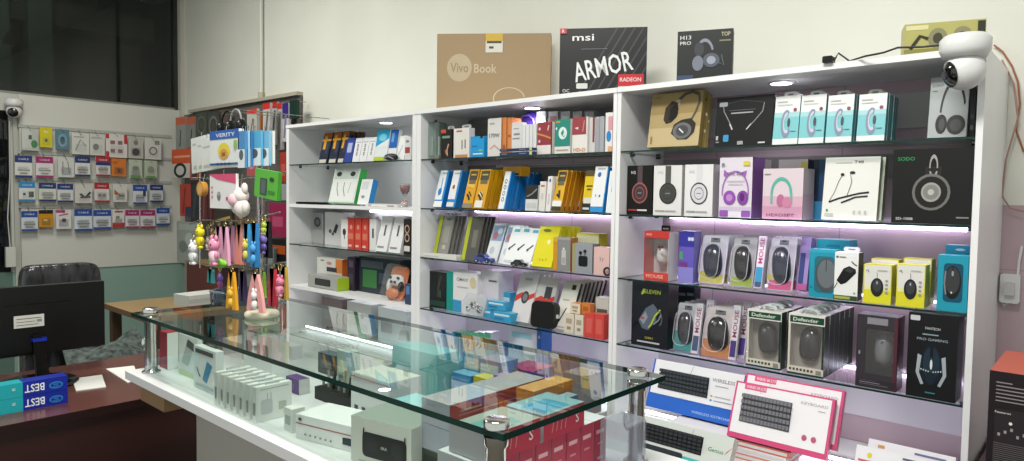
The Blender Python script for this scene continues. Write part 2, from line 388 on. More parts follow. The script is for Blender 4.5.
# ------------------------------------------------------------------ display cabinets
tube_on = memit('led_tube_white', '#f4f6ff', 7); disc_on = memit('downlight_glow', '#fff8ff', 14); strip_on = memit('led_strip_lilac', '#ece4ff', 14)
clipm = M('#3a3d40', .3, .6)
def cabinet(label, xa, xb, ta, tb, backm, shelves, strips, rail_bands, dl):
    root = empty('display_cabinet', ((xa+xb)/2, D, 0)); cx = (xa+xb)/2
    tag(root, label, 'cabinet', 'tall white display cabinets along the wall')
    def pt(name, a, b, y0, y1, z0, z1, m): return MB().box(a-cx, b-cx, y0-D, y1-D, z0, z1, m).build(name, root)
    pt('side_panel', xa, xa+ta, D, YW-.002, 0, ZT-.018, LAM); pt('side_panel', xb-tb, xb, D, YW-.002, 0, ZT-.018, LAM)
    pt('top_panel', xa, xb, D-.004, YW-.002, ZT-.018, ZT, LAM)
    pt('back_panel', xa+ta, xb-tb, 2.47, 2.485, 0, ZT-.018, backm)
    ia, ib = xa+ta+.001, xb-tb-.001
    base = pt('base_cabinet', ia, ib, 1.74, 2.47, 0.0, ZD, LAMG)
    for z, kind in shelves:
        if kind == 'g':
            mb = MB(); mb.box(ia-cx, ib-cx, 0.002, .322, z-.006, z, GLASS, front=GEDGE, right=GEDGE, left=GEDGE)
            o = mb.build('glass_shelf', root)
            for sx in (ia, ib):
                for yy in (.07, .26):
                    s_ = 1 if sx == ia else -1
                    MB().frust((sx-cx, yy, z-.012), (sx-cx+s_*.016, yy, z-.012), .0055, .0055, clipm, 10).build('shelf_pin', o)
        else: pt('shelf', ia, ib, D+.002, 2.47, z-.018, z, LAM)
    for z0, z1, c in rail_bands: pt('back_rail', ia, ib, 2.462, 2.47, z0, z1, M(c, .4))  # flat coloured rails across the back panel
    for a, b, y, z, m, nm in strips:
        mb = MB(); mb.frust((a-cx, y-D, z), (b-cx, y-D, z), nm or .007, nm or .007, m, 10); t = mb.build('led_tube', root)
        MB().box(a-cx, b-cx, y-D-.006, y-D+.006, z+.006, z+.009, M('#d8d8dc', .4)).build('tube_holder', t)
    for dx in dl:
        mb = MB(); mb.lathe([(.034, 0), (.04, -.002), (.042, .0)], CHROME, (dx-cx, .13, ZT-.0182)); mb.prism([(0, 0), (.001, 0), (0, .001)], .13, .131, CHROME)
        o = MB().lathe([(.042, 0), (.042, -.004), (.033, -.006)], M('#d9d9dd', .3), (dx-cx, .13, ZT-.018)).build('downlight', root)
        MB().lathe([(.033, -.005), (.0, -.0055)], disc_on, (dx-cx, .13, ZT-.018), 20).build('lamp_disc', o)
    return root
GREYB = M('#b9b9bc', .5); WHB = M('#dcdcde', .5)
cabinet('leftmost tall white cabinet of the wall, narrow rack corner at its left', -3.735, -2.546, .03, .03, WHB,
        [(Z1, 'g'), (Z2, 's'), (Z3, 'g'), (Z4, 's')], [(-3.3, -2.6, 2.44, Z2-.034, tube_on, 0), (-3.6, -2.6, 2.2, .62, tube_on, 0), (-3.5, -2.6, 2.44, Z4-.034, tube_on, 0)], [], [-2.95])
cabinet('middle tall white cabinet of the wall, plain brown carton and dark carton on its top', -2.544, -1.411, .03, .016, mtile('tile_mid', '#b8a3b2', '#b39ead', '#93808f', .45, .60),
        [(Z1, 'g'), (Z2, 'g'), (Z3, 'g'), (Z4, 'g')], [(-2.45, -1.45, 2.2, .62, tube_on, 0), (-2.3, -1.6, 2.45, Z1-.03, M('#a7a8ac', .4), 0), (-2.45, -1.5, 2.455, Z2-.014, strip_on, .004), (-2.45, -1.5, 2.455, Z3-.014, strip_on, .004), (-2.45, -1.5, 2.455, Z4-.014, strip_on, .005)],
        [(.70, .80, '#e4e0ec'), (1.42, 1.56, '#77757c'), (1.70, 1.79, '#8a8a8c')], [-1.93])
cabinet('rightmost tall white cabinet of the wall, full of headphone and mouse packs', -1.409, -.284, .016, .016, mtile('tile_right', '#b79fab', '#b29aa7', '#92808c', .45, .60),
        [(Z1, 'g'), (Z2, 'g'), (Z3, 'g'), (Z4, 'g')], [(-.93, -.31, D+.012, Z2-.013, strip_on, .004), (-1.35, -.35, 2.455, Z2-.014, strip_on, .004), (-1.35, -.35, 2.455, Z3-.014, strip_on, .004), (-1.35, -.35, 2.455, Z4-.014, strip_on, .006), (-1.35, -.35, 2.2, .62, tube_on, 0)],
        [(.69, .79, '#e6e2ee'), (1.48, 1.56, '#8d868c'), (1.64, 1.75, '#c4c4c4')], [-.86])
area('far_room_fill', (-7.4, 1.6, 4.1), .8, .8, 45, (.95, 1, .95))  # unseen area light added to brighten the room behind the window
spot('cabinet_downlight', (-2.95, D+.13, ZT-.03), 3.2, (1, .97, 1)); spot('cabinet_downlight', (-1.93, D+.13, ZT-.03), 3.2, (1, .97, 1)); spot('cabinet_downlight', (-.86, D+.13, ZT-.03), 3.0, (1, .95, 1))

# ------------------------------------------------------------------ glass counter
GX0, GX1, GY0, GY1, GZ, CB = -2.03, -.635, .697, 1.15, 1.069, .902
ct = empty('glass_counter', ((GX0+GX1)/2, .92, 0)); tag(ct, 'glass topped display counter with chrome posts on a white base, filled with boxes', 'counter')
cxx = (GX0+GX1)/2
def cpt(name, a, b, y0, y1, z0, z1, m, **k): return MB().box(a-cxx, b-cxx, y0-.92, y1-.92, z0, z1, m, **k).build(name, ct)
cpt('glass_top', GX0, GX1, GY0, GY1, GZ-.01, GZ, GTOP, front=GEDGE, right=GEDGE, left=GEDGE, back=GEDGE)
cpt('display_deck', -2.06, -.60, .69, 1.19, CB-.022, CB, M('#e2e2e4', .35))
cpt('front_panel', -1.86, -.66, .80, .82, 0.0, CB-.022, M('#c2bdb6', .5))
cpt('front_panel', -1.86, -1.84, .82, 1.15, 0.0, CB-.022, M('#b9b4ac', .5))
cpt('side_panel', -.68, -.66, .82, 1.15, 0.0, CB-.022, M('#c2bdb6', .5))
cpt('wood_bracket', -2.03, -1.87, .72, 1.1, .82, CB-.023, M('#a3835f', .6))
cpt('front_pane', -1.98, -.69, .712, .716, CB, GZ-.011, mglass('pane', '#f6faf8', 1.35))
cpt('back_pane', -1.98, -.69, 1.135, 1.139, CB, GZ-.011, mglass('pane2', '#f6faf8', 1.35))
for a, b in ((-1.995, .735), (-.662, .712), (-.672, 1.112), (-1.985, 1.11)):
    mb = MB(); x, y = a-cxx, b-.92
    mb.lathe([(.0, CB), (.024, CB), (.024, CB+.004), (.0165, CB+.007), (.0155, CB+.02), (.0155, GZ-.028), (.019, GZ-.024), (.019, GZ-.011)], CHROME, (x, y, 0), 22)
    mb.lathe([(.0195, GZ+.0005), (.0195, GZ+.011), (.017, GZ+.013), (0, GZ+.013)], CHROME, (x, y, 0), 22)
    p_ = mb.build('chrome_post', ct)
    kb = MB(); kb.ell((x-.014, y-.012, (CB+GZ)/2-.004), (.008, .008, .019), CHROME); kb.build('pane_clamp', p_)

# ------------------------------------------------------------------ desk corner
DX = -2.285
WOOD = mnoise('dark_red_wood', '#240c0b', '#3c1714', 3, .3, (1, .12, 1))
dk = empty('desk', (-2.8, .5, 0)); tag(dk, 'dark red wooden desk in the lower left corner below the monitor', 'desk')
def dpt(name, a, b, y0, y1, z0, z1, m, **k): return MB().box(a+2.8, b+2.8, y0-.5, y1-.5, z0, z1, m, **k).build(name, dk)
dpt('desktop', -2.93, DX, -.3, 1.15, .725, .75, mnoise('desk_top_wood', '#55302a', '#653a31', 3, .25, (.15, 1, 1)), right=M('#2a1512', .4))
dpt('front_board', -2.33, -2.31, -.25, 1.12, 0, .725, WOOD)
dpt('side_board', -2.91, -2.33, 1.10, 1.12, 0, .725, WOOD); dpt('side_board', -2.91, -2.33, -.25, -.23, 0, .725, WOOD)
# monitor, seen from behind
mx = -2.74; y1_, zt_ = onX(103, 280, mx); zt_ = 1.08
mo = empty('monitor', (mx, y1_-.25, .75)); tag(mo, 'black computer monitor seen from behind with a white sticker', 'monitor')
BK = M('#0c0d10', .35); BK2 = M('#15161a', .3)
sc = MB(); sc.box(-.02, .012, -.27, .25, .098, zt_-.75, BK); sc.box(.012, .03, -.083, .147, .11, .27, BK2); sc.build('screen_housing', mo)
MB().box(-.021, -.02, -.255, .235, .11, zt_-.765, M('#05060a', .1)).build('screen', mo)
st = MB().box(.0301, .0308, -.025, .06, .195, .236, M('#cfcfc6', .5))
st.art((.0308, -.025, .195), (0, .085, 0), (0, 0, .041), (1, 0, 0), [('r', .08, .7, .9, .76, '#666666'), ('r', .08, .45, .7, .5, '#777777'), ('r', .08, .2, .8, .25, '#777777'), ('r', .75, .4, .92, .6, '#8a8a8a')]); st.build('sticker', mo)
nk = MB(); nk.prism([(-.045, .01), (-.005, .01), (-.03, .17), (-.055, .17)], -.008, .008, BK2); o = nk.build('stand_neck', mo); o.rotation_euler = (0, 0, math.pi/2); o.location = (.045, .077, 0)
MB().box(.031, .06, .02, .06, .148, .158, M('#1b2ea8', .4)).build('cable_clip', mo)
bs = MB(); bs.lathe([(.0, 0), (.12, 0), (.125, .006), (.115, .012), (.03, .018), (0, .02)], M('#101114', .12), (0.04, .03, 0), 28); o = bs.build('stand_base', mo)
cabx = MB(); cabx.tube([(mx+.04, y1_-.42, .92), (mx+.12, y1_-.40, .82), (mx+.25, y1_-.43, .757), (mx+.36, y1_-.55, .757)], .004, M('#0b0b0c', .4)); tag(cabx.build('power_cable'), 'thin black cable running from the monitor down across the desk', 'cable')
# two adhesive boxes stacked upside down in front of it
for k in range(2):
    z0 = .75+.043*k; mb = MB(); yA, _z = onX(0, 400, -2.40); yB, _z = onX(68, 400, -2.40)
    Wd = .26; mb.box(-.05, .0, -Wd, 0, 0, .042, M('#1f2fa0', .3), left=M('#20b0b0', .3))
    mb.box(-.0501, .0004, -Wd-.0004, -.115, -.0001 if k else .0001, .0422, M('#23a9b4', .3))
    mb.art((0.0006, -Wd, 0), (0, Wd, 0), (0, 0, .042), (1, 0, 0), [('t', 'BEST', .67, .5, .19, .55, 180, '#eef4f6'), ('e', .88, .45, .07, .26, '#2f86c8'), ('e', .88, .45, .055, .17, '#1f2fa0'), ('t', 'S', .88, .45, .06, .25, '#2f86c8'), ('t', 'cm', .47, .6, .03, .2, 180, '#d0f0f0')])
    o = mb.build('adhesive_box', None, (-2.40, yB, z0)); tag(o, ['blue and cyan BEST box lying on the desk under its twin', 'blue and cyan BEST box lying on top of its twin by the monitor'][k], 'box', 'blue BEST boxes on the desk')
for (qs, lab) in (([(72, 379), (102, 375), (106, 387), (76, 391)], 'folded white paper sheet lying on the desk near its edge'), ([(106, 369), (134, 366), (139, 378), (128, 383)], 'white papers half under the counter end on the desk')):
    P = [gp(a, b, .752) for a, b in qs]; mb = MB(); n = 4
    mb.add([(x, y, .7505) for x, y in P]+[(x, y, .7535) for x, y in P], [(0, 1, 2, 3), (7, 6, 5, 4), (0, 4, 5, 1), (1, 5, 6, 2), (2, 6, 7, 3), (3, 7, 4, 0)], M('#e9e9e4', .6)); tag(mb.build('paper_sheet'), lab, 'paper')
# office chair with plastic wrapped backrest, patterned cloth on its seat
ya, za = onX(22, 268, -3.5); yb, zb = onX(96, 264, -3.5)
chm = mnoise('wrapped_black_leather', '#0d0d10', '#3a3b3f', 9, .22, (1, 3, .6), .6)
ch = empty('office_chair', (-3.5, (ya+yb)/2, 0)); tag(ch, 'black office chair with plastic wrapped backrest behind the monitor', 'chair')
hw = (yb-ya)/2
mb = MB(); mb.ell((0, 0, za-.26), (.05, hw+.01, .27), chm, 36, 18, p=.22); mb.build('backrest', ch)
mb = MB(); mb.ell((-.3, 0, .46), (.26, .24, .06), chm, 24, 10, p=.5); mb.build('seat', ch)
mb = MB(); mb.frust((-.28, 0, .08), (-.28, 0, .44), .03, .03, M('#202022', .4)); mb.tube([(-.2, 0, .42), (0, 0, .44), (.03, 0, .6)], .02, M('#202022', .4), 8); mb.build('gas_column', ch)
for k in range(5):
    a = 2*math.pi*k/5; mb = MB(); mb.tube([(-.28, 0, .1), (-.28+.24*math.cos(a), .24*math.sin(a), .07)], .022, M('#202022', .4), 8); l_ = mb.build('base_leg', ch)
    MB().frust((-.28+.24*math.cos(a), .24*math.sin(a)-.02, .03), (-.28+.24*math.cos(a), .24*math.sin(a)+.02, .03), .03, .03, BK, 12).build('castor', l_)
cl = MB(); n = 14; vs = []; x0, x1, y0, y1 = -3.42, -3.06, .86, 1.20
pat = mnoise('patterned_dark_cloth', '#12181b', '#4c5a55', 38, .8)
for i in range(n+1):
    for j in range(n+1):
        u, v = i/n, j/n; vs.append((x0+(x1-x0)*u, y0+(y1-y0)*v, .735+.04*math.sin(7*u+2*v)*math.cos(6*v)-.10*u*u))
cl.add(vs, [(i*(n+1)+j, (i+1)*(n+1)+j, (i+1)*(n+1)+j+1, i*(n+1)+j+1) for i in range(n) for j in range(n)], pat, True)
cl.box(x0+.02, x1-.02, y0+.02, y1-.02, .0, .57, M('#15171a', .7))
tag(cl.build('covered_stool'), 'low seat under a crumpled dark patterned cloth beside the desk', 'stool')
# brown table at the back with a cabinet and paper stack
tb = empty('side_table', (-3.93, 1.9, 0)); tag(tb, 'light brown wooden table against the teal wall behind the counter', 'table')
MB().box(-.5, .17, -.53, .12, .72, .75, mnoise('brown_table_wood', '#8d7348', '#9c8153', 4, .35, (.2, 1, 1)), front=M('#6d4f35', .5)).build('tabletop', tb)
for a in (-.45, .12):
    for b in (-.48, .07): MB().box(a-.025, a+.025, b-.025, b+.025, 0, .72, M('#4a3626', .5)).build('leg', tb)
xx, zz = onY(182, 300, 2.1)
wc = MB(); x1b, z1b = onY(196, 262, 1.95); x2b, _ = onY(229, 262, 1.95)
cb_ = empty('wooden_cabinet', ((x1b+x2b)/2, 1.95, .751)); tag(cb_, 'dark red wooden box cabinet on the brown table below the hanging toys', 'cabinet')
hx = (x2b-x1b)/2
MB().box(-hx, hx, -.06, .06, 0, .20, WOOD, front=M('#5a2e2a', .4)).build('body', cb_); MB().box(-hx-.01, hx+.01, -.065, .065, .20, .215, M('#7d6a4a', .5)).build('top_board', cb_)
for k in range(3):
    a0, y0b = gp(172, 298, .76+.02*k); o = MB().box(-.08, .08, -.11, .11, 0, .022, M(['#c9cdca', '#b7bfc0', '#d3d6d2'][k], .6), front=M('#aab3b2', .6)).build('paper_ream', None, (-4.02, 1.75, .7505+.0225*k), (0, 0, .12))
    tag(o, ['bottom paper bundle of the small pile on the brown table', 'middle paper bundle of the small pile on the brown table', 'top paper bundle of the small pile on the brown table'][k], 'paper', 'paper bundles on the brown table')

# ------------------------------------------------------------------ two ball cameras
def ballcam(loc, s, face, label):
    root = empty('security_camera', loc); tag(root, label, 'camera')
    W = M('#dfe0e0', .3)
    mb = MB(); mb.lathe([(0, .062*s), (.05*s, .062*s), (.062*s, .05*s), (.062*s, .02*s), (.052*s, .0), (0, 0)], W, (0, 0, 0), 28); mb.build('mount', root)
    b = MB(); b.ell((0, 0, -.036*s), (.052*s, .052*s, .052*s), W, 28, 18); bb = b.build('ball_head', root)
    f = Vector(face).normalized(); c = Vector((0, 0, -.036*s)); q = f.to_track_quat('Z', 'Y')
    e = MB(); e.ell((0, 0, 0), (.0535*s, .0535*s, .0535*s), M('#0b0b0d', .08, 0, 1), 28, 10, .74, 1); eo = e.build('lens_face', bb); eo.location = c; eo.rotation_mode = 'QUATERNION'; eo.rotation_quaternion = q
    l = MB(); l.frust((0, 0, .050*s), (0, 0, .056*s), .012*s, .011*s, M('#33373c', .1), 16); lo = l.build('lens', bb); lo.location = c; lo.rotation_mode = 'QUATERNION'; lo.rotation_quaternion = q
    return root
x_, z_ = onY(966, 54, 2.09); ballcam((x_, 2.075, 1.772), .92, (-.78, -.62, -.25), 'white ball camera hung at the top right corner of the right cabinet').children[0].location = (0, 0, 0)
y_, z_ = onX(14, 100, XL+.09); ballcam((XL+.085, y_, z_-.05), .95, (.8, -.35, -.25), 'white ball camera beside the white board at far left')

# ------------------------------------------------------------------ goods: right cabinet, top shelf
K, WT, GY = '#16171a', '#eceae8', '#8a8d90'
def hp(u, v, ru, rv, band, cup, inner='#555a60', cw=.3):       # head-band headphones drawn from the front three quarter
    return [('a', u, v, ru, rv*1.5, 10, 170, .16, band), ('e', u-ru*.86, v-rv*.15, ru*cw*1.1, rv*.62, cup), ('e', u+ru*.86, v-rv*.15, ru*cw*1.1, rv*.62, cup),
            ('e', u-ru*.86, v-rv*.15, ru*cw*.65, rv*.4, inner), ('e', u+ru*.86, v-rv*.15, ru*cw*.65, rv*.4, inner)]
GOLD = '#a08a5a'
cp('headphone_box', 'headphone box', 'large gold box with dark over-ear headphones printed on it, at left end of its shelf', 647, 698, 98, D+.04, Z1, .07, GOLD,
   [('r', .0, .0, 1, .35, '#c6b184'), ('r', .0, .35, 1, .6, '#b39d6d'), ('l', [(.46, .7), (.54, .84), (.66, .95), (.8, .985), (.93, .93)], .03, '#4d463c'), ('l', [(.93, .93), (.95, .8), (.9, .62), (.82, .46)], .022, '#5d5444'), ('r', .5, .76, .58, .86, '#b9b3a2'),
    ('p', [(.28, .5), (.3, .72), (.42, .84), (.54, .8), (.56, .58), (.44, .44), (.34, .42)], '#3b3229'), ('p', [(.38, .5), (.4, .7), (.5, .78), (.56, .7), (.54, .54), (.46, .46)], '#1e1a17'), ('p', [(.46, .24), (.5, .4), (.64, .48), (.82, .5), (.92, .4), (.9, .24), (.78, .12), (.6, .12)], '#33302e'), ('e', .67, .28, .18, .15, '#6f7072'), ('e', .67, .28, .12, .1, '#4c4d50'), ('l', [(.61, .32), (.7, .24)], .012, '#e8e6e0'), ('r', .06, .06, .09, .2, '#8f7c4e'), ('r', .06, .9, .2, .94, '#8a7850')],
   [('r', .05, .0, .95, 1, '#9c8743'), ('r', .3, .0, .34, 1, '#5d5230'), ('r', .62, .0, .66, 1, '#c9b774'), ('e', .5, .3, .1, .03, '#f1ead0'), ('e', .5, .6, .1, .03, '#f1ead0'), ('e', .3, .85, .08, .03, '#3a3320'), ('e', .8, .5, .08, .02, '#f1ead0')], lean=R(9))
cp('neckband_box', 'neckband box', 'black box with a thin silver neckband printed on it, right of the gold box', 714, 771, 100, D+.05, Z1, .03, '#1b1b1e',
   [('r', .0, .0, 1, 1, '#1d1d20'), ('l', [(.12, .85), (.14, .72), (.24, .52), (.31, .36)], .009, '#8f9296'), ('l', [(.84, .85), (.82, .68), (.68, .48), (.56, .34)], .009, '#8f9296'), ('l', [(.12, .85), (.45, .93), (.84, .85)], .004, '#55585c'),
    ('l', [(.26, .46), (.31, .34)], .012, '#c8cacc'), ('l', [(.64, .44), (.56, .33)], .012, '#c8cacc'), ('rr', .05, .82, .2, .91, '#9b9ea2'), ('r', .27, .66, .66, .685, '#a8aaad'), ('r', .24, .72, .7, .735, '#5b5d60'), ('rr', .16, .1, .26, .24, '#3b9bc8'),
    ('r', .03, .08, .09, .11, '#8b8b8b'), ('r', .03, .14, .07, .22, '#b9b9b9'), ('r', .42, .03, .52, .1, '#a5a5a5'), ('r', .78, .04, .9, .07, '#cfcfcf')], lean=R(6))
def ear(u, v, s): return [('a', u, v, .17*s, .24*s, 60, 330, .45, '#8a93b0'), ('a', u+.02, v+.02, .12*s, .18*s, 80, 300, .3, '#c9cfe0'), ('e', u+.09*s, v+.02, .05*s, .08*s, '#4c5160')]
CY = '#7ecbd3'
def earcard(label, pl, pr, pt, n, two=False, g='blue and white earhook headset cards'):
    o = cp('headset_box', 'headset box', label, pl, pr, pt, D+.05, Z1, .02, '#eef0ef',
       [('r', 0, 0, 1, .12, '#e8edee'), ('r', 0, .12, 1, .62, CY), ('r', 0, .56, 1, .66, '#a9dade'), ('r', .1, .86, .5, .89, '#b5b5b5'), ('r', .1, .8, .7, .825, '#d0d0d0'), ('e', .82, .7, .07, .04, '#9a4a5c')] + ear(.5, .42, 1.2) + [('r', .7, .25, .9, .27, '#4e8890')],
       sidecol='#5aa9b4', lean=R(8), group=g, tab=(M('#c9cccd', .3), .5, .018))
    rows(o, n, .028, 'blue and white earhook headset card behind the front ones on the top right shelf', 'earhook headset cards standing behind')
    return o
earcard('blue and white earhook headset card right beside the black neckband box', 772, 797, 98, 2)
earcard('blue and white earhook headset card, second from the black neckband box', 798, 823, 97, 2)
earcard('blue and white earhook headset card, third from the black neckband box', 825, 851, 97, 3)
earcard('blue and white earhook headset card, rightmost of its row', 856, 884, 96, 4)
cp('headphone_box', 'headphone box', 'light grey box with black on-ear headphones, under the ball camera', 927, 966, 80, D+.05, Z1, .03, '#a9aeb0',
   [('r', 0, 0, 1, 1, '#aab0b2'), ('t', 'SONY', .2, .86, .3, .05, '#3c4246'), ('r', .06, .76, .2, .78, '#666c70'), ('a', .62, .33, .34, .62, 20, 172, .14, '#1a1a1c'), ('e', .34, .22, .15, .16, '#1d1d20'), ('e', .72, .2, .24, .16, '#2a2a2d'), ('e', .72, .19, .15, .1, '#4a4a4e'), ('e', .36, .21, .08, .1, '#454549')], lean=R(8))
cp('speaker_box', 'box', 'narrow black carton squeezed against the right panel of the top shelf', 968, 974, 84, D+.07, Z1, .12, '#1c1c20', [('e', .5, .2, .3, .05, '#6a6a70'), ('e', .5, .4, .3, .05, '#44444a')])

# second shelf
def hpbox(label, pl, pr, pt, body, band, cup, ring, txt, side=None, wt='#b8b8b8'):
    return cp('headphone_box', 'headphone box', label, pl, pr, pt, D+.045, Z2, .085, body,
        [('t', 'N', .2, .86, .08, .06, wt), ('t', 'G', .3, .86, .08, .06, wt), ('r', .42, .62, .62, .99, band), ('e', .52, .44, .31, .215, ring), ('e', .52, .44, .27, .185, cup), ('e', .52, .44, .17, .12, ring), ('e', .52, .44, .155, .105, cup), ('r', .44, .43, .6, .45, '#909090'),
         ('r', .08, .075, .42, .105, txt), ('r', .44, .075, .82, .105, wt)], sidecol=side)
hpbox('black box with a red-rimmed headphone cup, first on its shelf from the left panel', 626.5, 651.5, 166, '#18161a', '#5a4a4e', '#4a3c40', '#b5605c', '#c43a3e', wt='#e6e6e6')
hpbox('white box with a dark grey headphone cup, between the black box and another white box', 653, 681, 166, '#e8e6e6', '#5d5c5a', '#4a4a48', '#33332f', '#b0aea8', '#d5d0d2')
hpbox('white box with a white headphone cup ringed dark, left of the purple box', 684, 712, 165, '#edebed', '#e3dfe6', '#dcd8e2', '#3c3c40', '#a6a4a6', '#cfc6cf')
cp('headphone_box', 'headphone box', 'white and purple box with purple cat-ear headphones', 718.5, 751, 158, D+.03, Z2, .1, '#e6ddea',
   [('r', 0, 0, 1, .18, '#d6c4e2'), ('rr', .03, .01, .3, .12, '#9a5cb8'), ('rr', .7, .01, .97, .12, '#9a5cb8'), ('r', .3, .0, .7, .1, '#efe8f2'), ('a', .5, .42, .42, .36, -10, 190, .1, '#a874c0'), ('p', [(.13, .7), (.2, .66), (.3, .73), (.14, .8)], '#a468bc'), ('p', [(.66, .75), (.8, .66), (.84, .78)], '#a468bc'),
    ('e', .33, .33, .19, .12, '#9a52b4'), ('e', .33, .33, .1, .06, '#c48ad6'), ('e', .74, .33, .17, .12, '#8d48a8'), ('e', .72, .34, .07, .07, '#5e2c78'), ('t', 'Cat Ear', .5, .73, .5, .05, '#7d5a8c'), ('r', .25, .6, .8, .61, '#b7a7c0'), ('r', .3, .55, .74, .56, '#b7a7c0'), ('r', .74, .86, .93, .93, '#e2d24e'), ('e', .12, .88, .05, .03, '#8b8b9a')],
   sidecol='#8a5aa8')
cp('headphone_box', 'headphone box', 'pink and white headset box with a teal band printed on it, HEADSET written below', 762, 802, 169, D+.03, Z2, .1, '#e4d3dc',
   [('r', 0, 0, 1, .45, '#e0b6cb'), ('r', 0, .0, 1, .25, '#d99fbe'), ('a', .47, .5, .27, .33, 0, 180, .22, '#62b8ad'), ('p', [(.2, .3), (.26, .3), (.26, .5), (.2, .5)], '#79b8b2'), ('p', [(.69, .3), (.75, .3), (.75, .5), (.69, .5)], '#79b8b2'), ('e', .46, .36, .1, .13, '#c4709c'), ('e', .62, .33, .12, .11, '#d486ac'), ('r', .04, .88, .2, .9, '#9a9a9a'),
    ('t', 'HEADSET', .46, .08, .7, .06, '#a55f83')], side=[('r', 0, 0, 1, .5, '#d5b6c6')], sidecol='#d9ccd2')
cp('headphone_box', 'headphone box', 'white carton with a yellow corner sticker behind the pink headset box', 777, 806, 160, D+.14, Z2, .08, '#ddd6dc', [('r', .78, .86, .98, .96, '#ddd05a')], sidecol='#3a4a6a')
cp('headphone_box', 'headphone box', 'dark blue carton standing behind, between pink headset box and white neckband box', 812, 826, 160, D+.15, Z2, .06, '#2f4f7c', [('r', 0, 0, .4, 1, '#26374f'), ('r', 0, 0, 1, .3, '#3f8fc0')])
cp('headphone_box', 'headphone box', 'small cream carton with an orange top behind the purple box', 752, 764, 160, D+.16, Z2, .05, '#d8c9cc', [('r', .1, .6, .6, .9, '#e2b88a')])
cp('neckband_box', 'neckband box', 'white box with a black neckband and wired buds, leaning left of the big black box', 821, 876, 159, D+.03, Z2, .022, '#e9e8e4',
   [('t', 'T48', .62, .92, .17, .05, '#555555'), ('r', .2, .9, .5, .915, '#b9b9b9'), ('l', [(.12, .28), (.3, .34), (.48, .38), (.66, .42), (.84, .44)], .014, '#24262a'), ('l', [(.35, .27), (.6, .36), (.82, .38)], .014, '#33363a'), ('l', [(.12, .28), (.22, .45), (.28, .62), (.33, .7)], .004, '#333333'), ('l', [(.45, .38), (.52, .6), (.48, .74)], .004, '#333333'), ('e', .34, .72, .035, .025, '#2a2a2a'), ('e', .52, .75, .05, .022, '#2a2a2a'), ('r', .06, .05, .22, .1, '#c8c8c4'), ('e', .1, .15, .02, .02, '#4a9a5a'), ('r', .58, .1, .62, .15, '#c2c2be'), ('r', .68, .1, .72, .15, '#c2c2be'), ('r', .78, .1, .82, .15, '#c2c2be')],
   sidecol='#8fa07a', lean=R(8))
cp('neckband_box', 'neckband box', 'green-edged white box directly behind the white neckband box', 829, 881, 160, D+.06, Z2, .03, '#d3dcc8', sidecol='#6d8a58', lean=R(8))
cp('headphone_box', 'headphone box', 'large black box with a big silver ringed headphone cup, against the right panel', 891, 971, 150, D+.02, Z2, .12, '#1a1817',
   [('t', 'SODO', .17, .87, .22, .05, '#2ea05a'), ('t', 'SD-1008', .17, .06, .22, .035, '#d5d5d5'), ('r', .42, .64, .62, .76, '#2e2b2a'), ('a', .52, .76, .055, .16, 0, 360, .3, '#a7a7a5'), ('r', .46, .7, .58, .74, '#262423'), ('e', .5, .42, .24, .245, '#73726f'), ('e', .5, .42, .205, .21, '#22211f'), ('e', .5, .42, .125, .13, '#a5a4a1'), ('e', .5, .42, .1, .1, '#878682'), ('e', .5, .42, .04, .04, '#bdbcb8'), ('r', .82, .08, .97, .1, '#8a8a88')])

# third shelf: mice
def winbox(name, cat, label, pl, pr, pt, Y, z, d, frame, band, win=(.12, .14, .74, .82), lean=0, mcol='#1a1b1e', mpan='#3b3e44', glaze='#e9e6ea', extra=(), side=None, mk=True, inner='#d9d6d4', mt=0, mw=.42, mh=.5, group=None, tab=None, back=None):
    """carton with a clear window in its front showing the mouse inside"""
    x0 = PX(pl, Y, z); x1 = PX(pr, Y, z); h = PH(pt, x0, Y, z, lean); wd = x1-x0; a, b, a2, b2 = win
    root = empty(name, (x0+wd/2, Y+d/2*math.cos(lean), z+.0008+d/2*math.sin(lean)), (-lean, 0, 0)); tag(root, label, cat, group)
    X = lambda t: -wd/2+wd*t
    fm = M(frame, .4); mb = MB(); t = .0012
    mb.box(-wd/2, wd/2, d/2-t, d/2, 0, h, fm, front=M(inner, .5)); mb.box(-wd/2, -wd/2+t, -d/2, d/2-t, 0, h, fm); mb.box(wd/2-t, wd/2, -d/2, d/2-t, 0, h, fm, right=M(side or frame, .4))
    mb.box(-wd/2, wd/2, -d/2, d/2, 0, t, fm); mb.box(-wd/2, wd/2, -d/2, d/2, h-t, h, fm)
    F0 = -d/2; F1 = -d/2+.001
    mb.box(-wd/2, X(a), F0, F1, 0, h, fm); mb.box(X(a2), wd/2, F0, F1, 0, h, M(side or frame, .4) if side else fm); mb.box(X(a), X(a2), F0, F1, 0, h*b, fm); mb.box(X(a), X(a2), F0, F1, h*b2, h, fm)
    mb.art((-wd/2, -d/2, 0), (wd, 0, 0), (0, 0, h), (0, -1, 0), list(band)); mb.build('carton', root)
    MB().box(X(a), X(a2), F0+.0011, F0+.0015, h*b, h*b2, CLEAR).build('window', root)
    if mk: mouse_part(root, (X((a+a2)/2), d/2-.006, h*(b+b2)/2), wd*mw, h*mh, d*.6, mcol, mpan, tilt=mt)
    if extra: pass
    if tab:
        tm, tw, th, nt = tab
        for q in range(nt):
            MB().tube([(-wd*tw/2, d/2-.004-q*.008, h), (-wd*tw/3, d/2-.004-q*.008, h+th*.8), (0, d/2-.004-q*.008, h+th), (wd*tw/3, d/2-.004-q*.008, h+th*.8), (wd*tw/2, d/2-.004-q*.008, h)], .003, tm, 5).build('hang_tab', root)
    return root
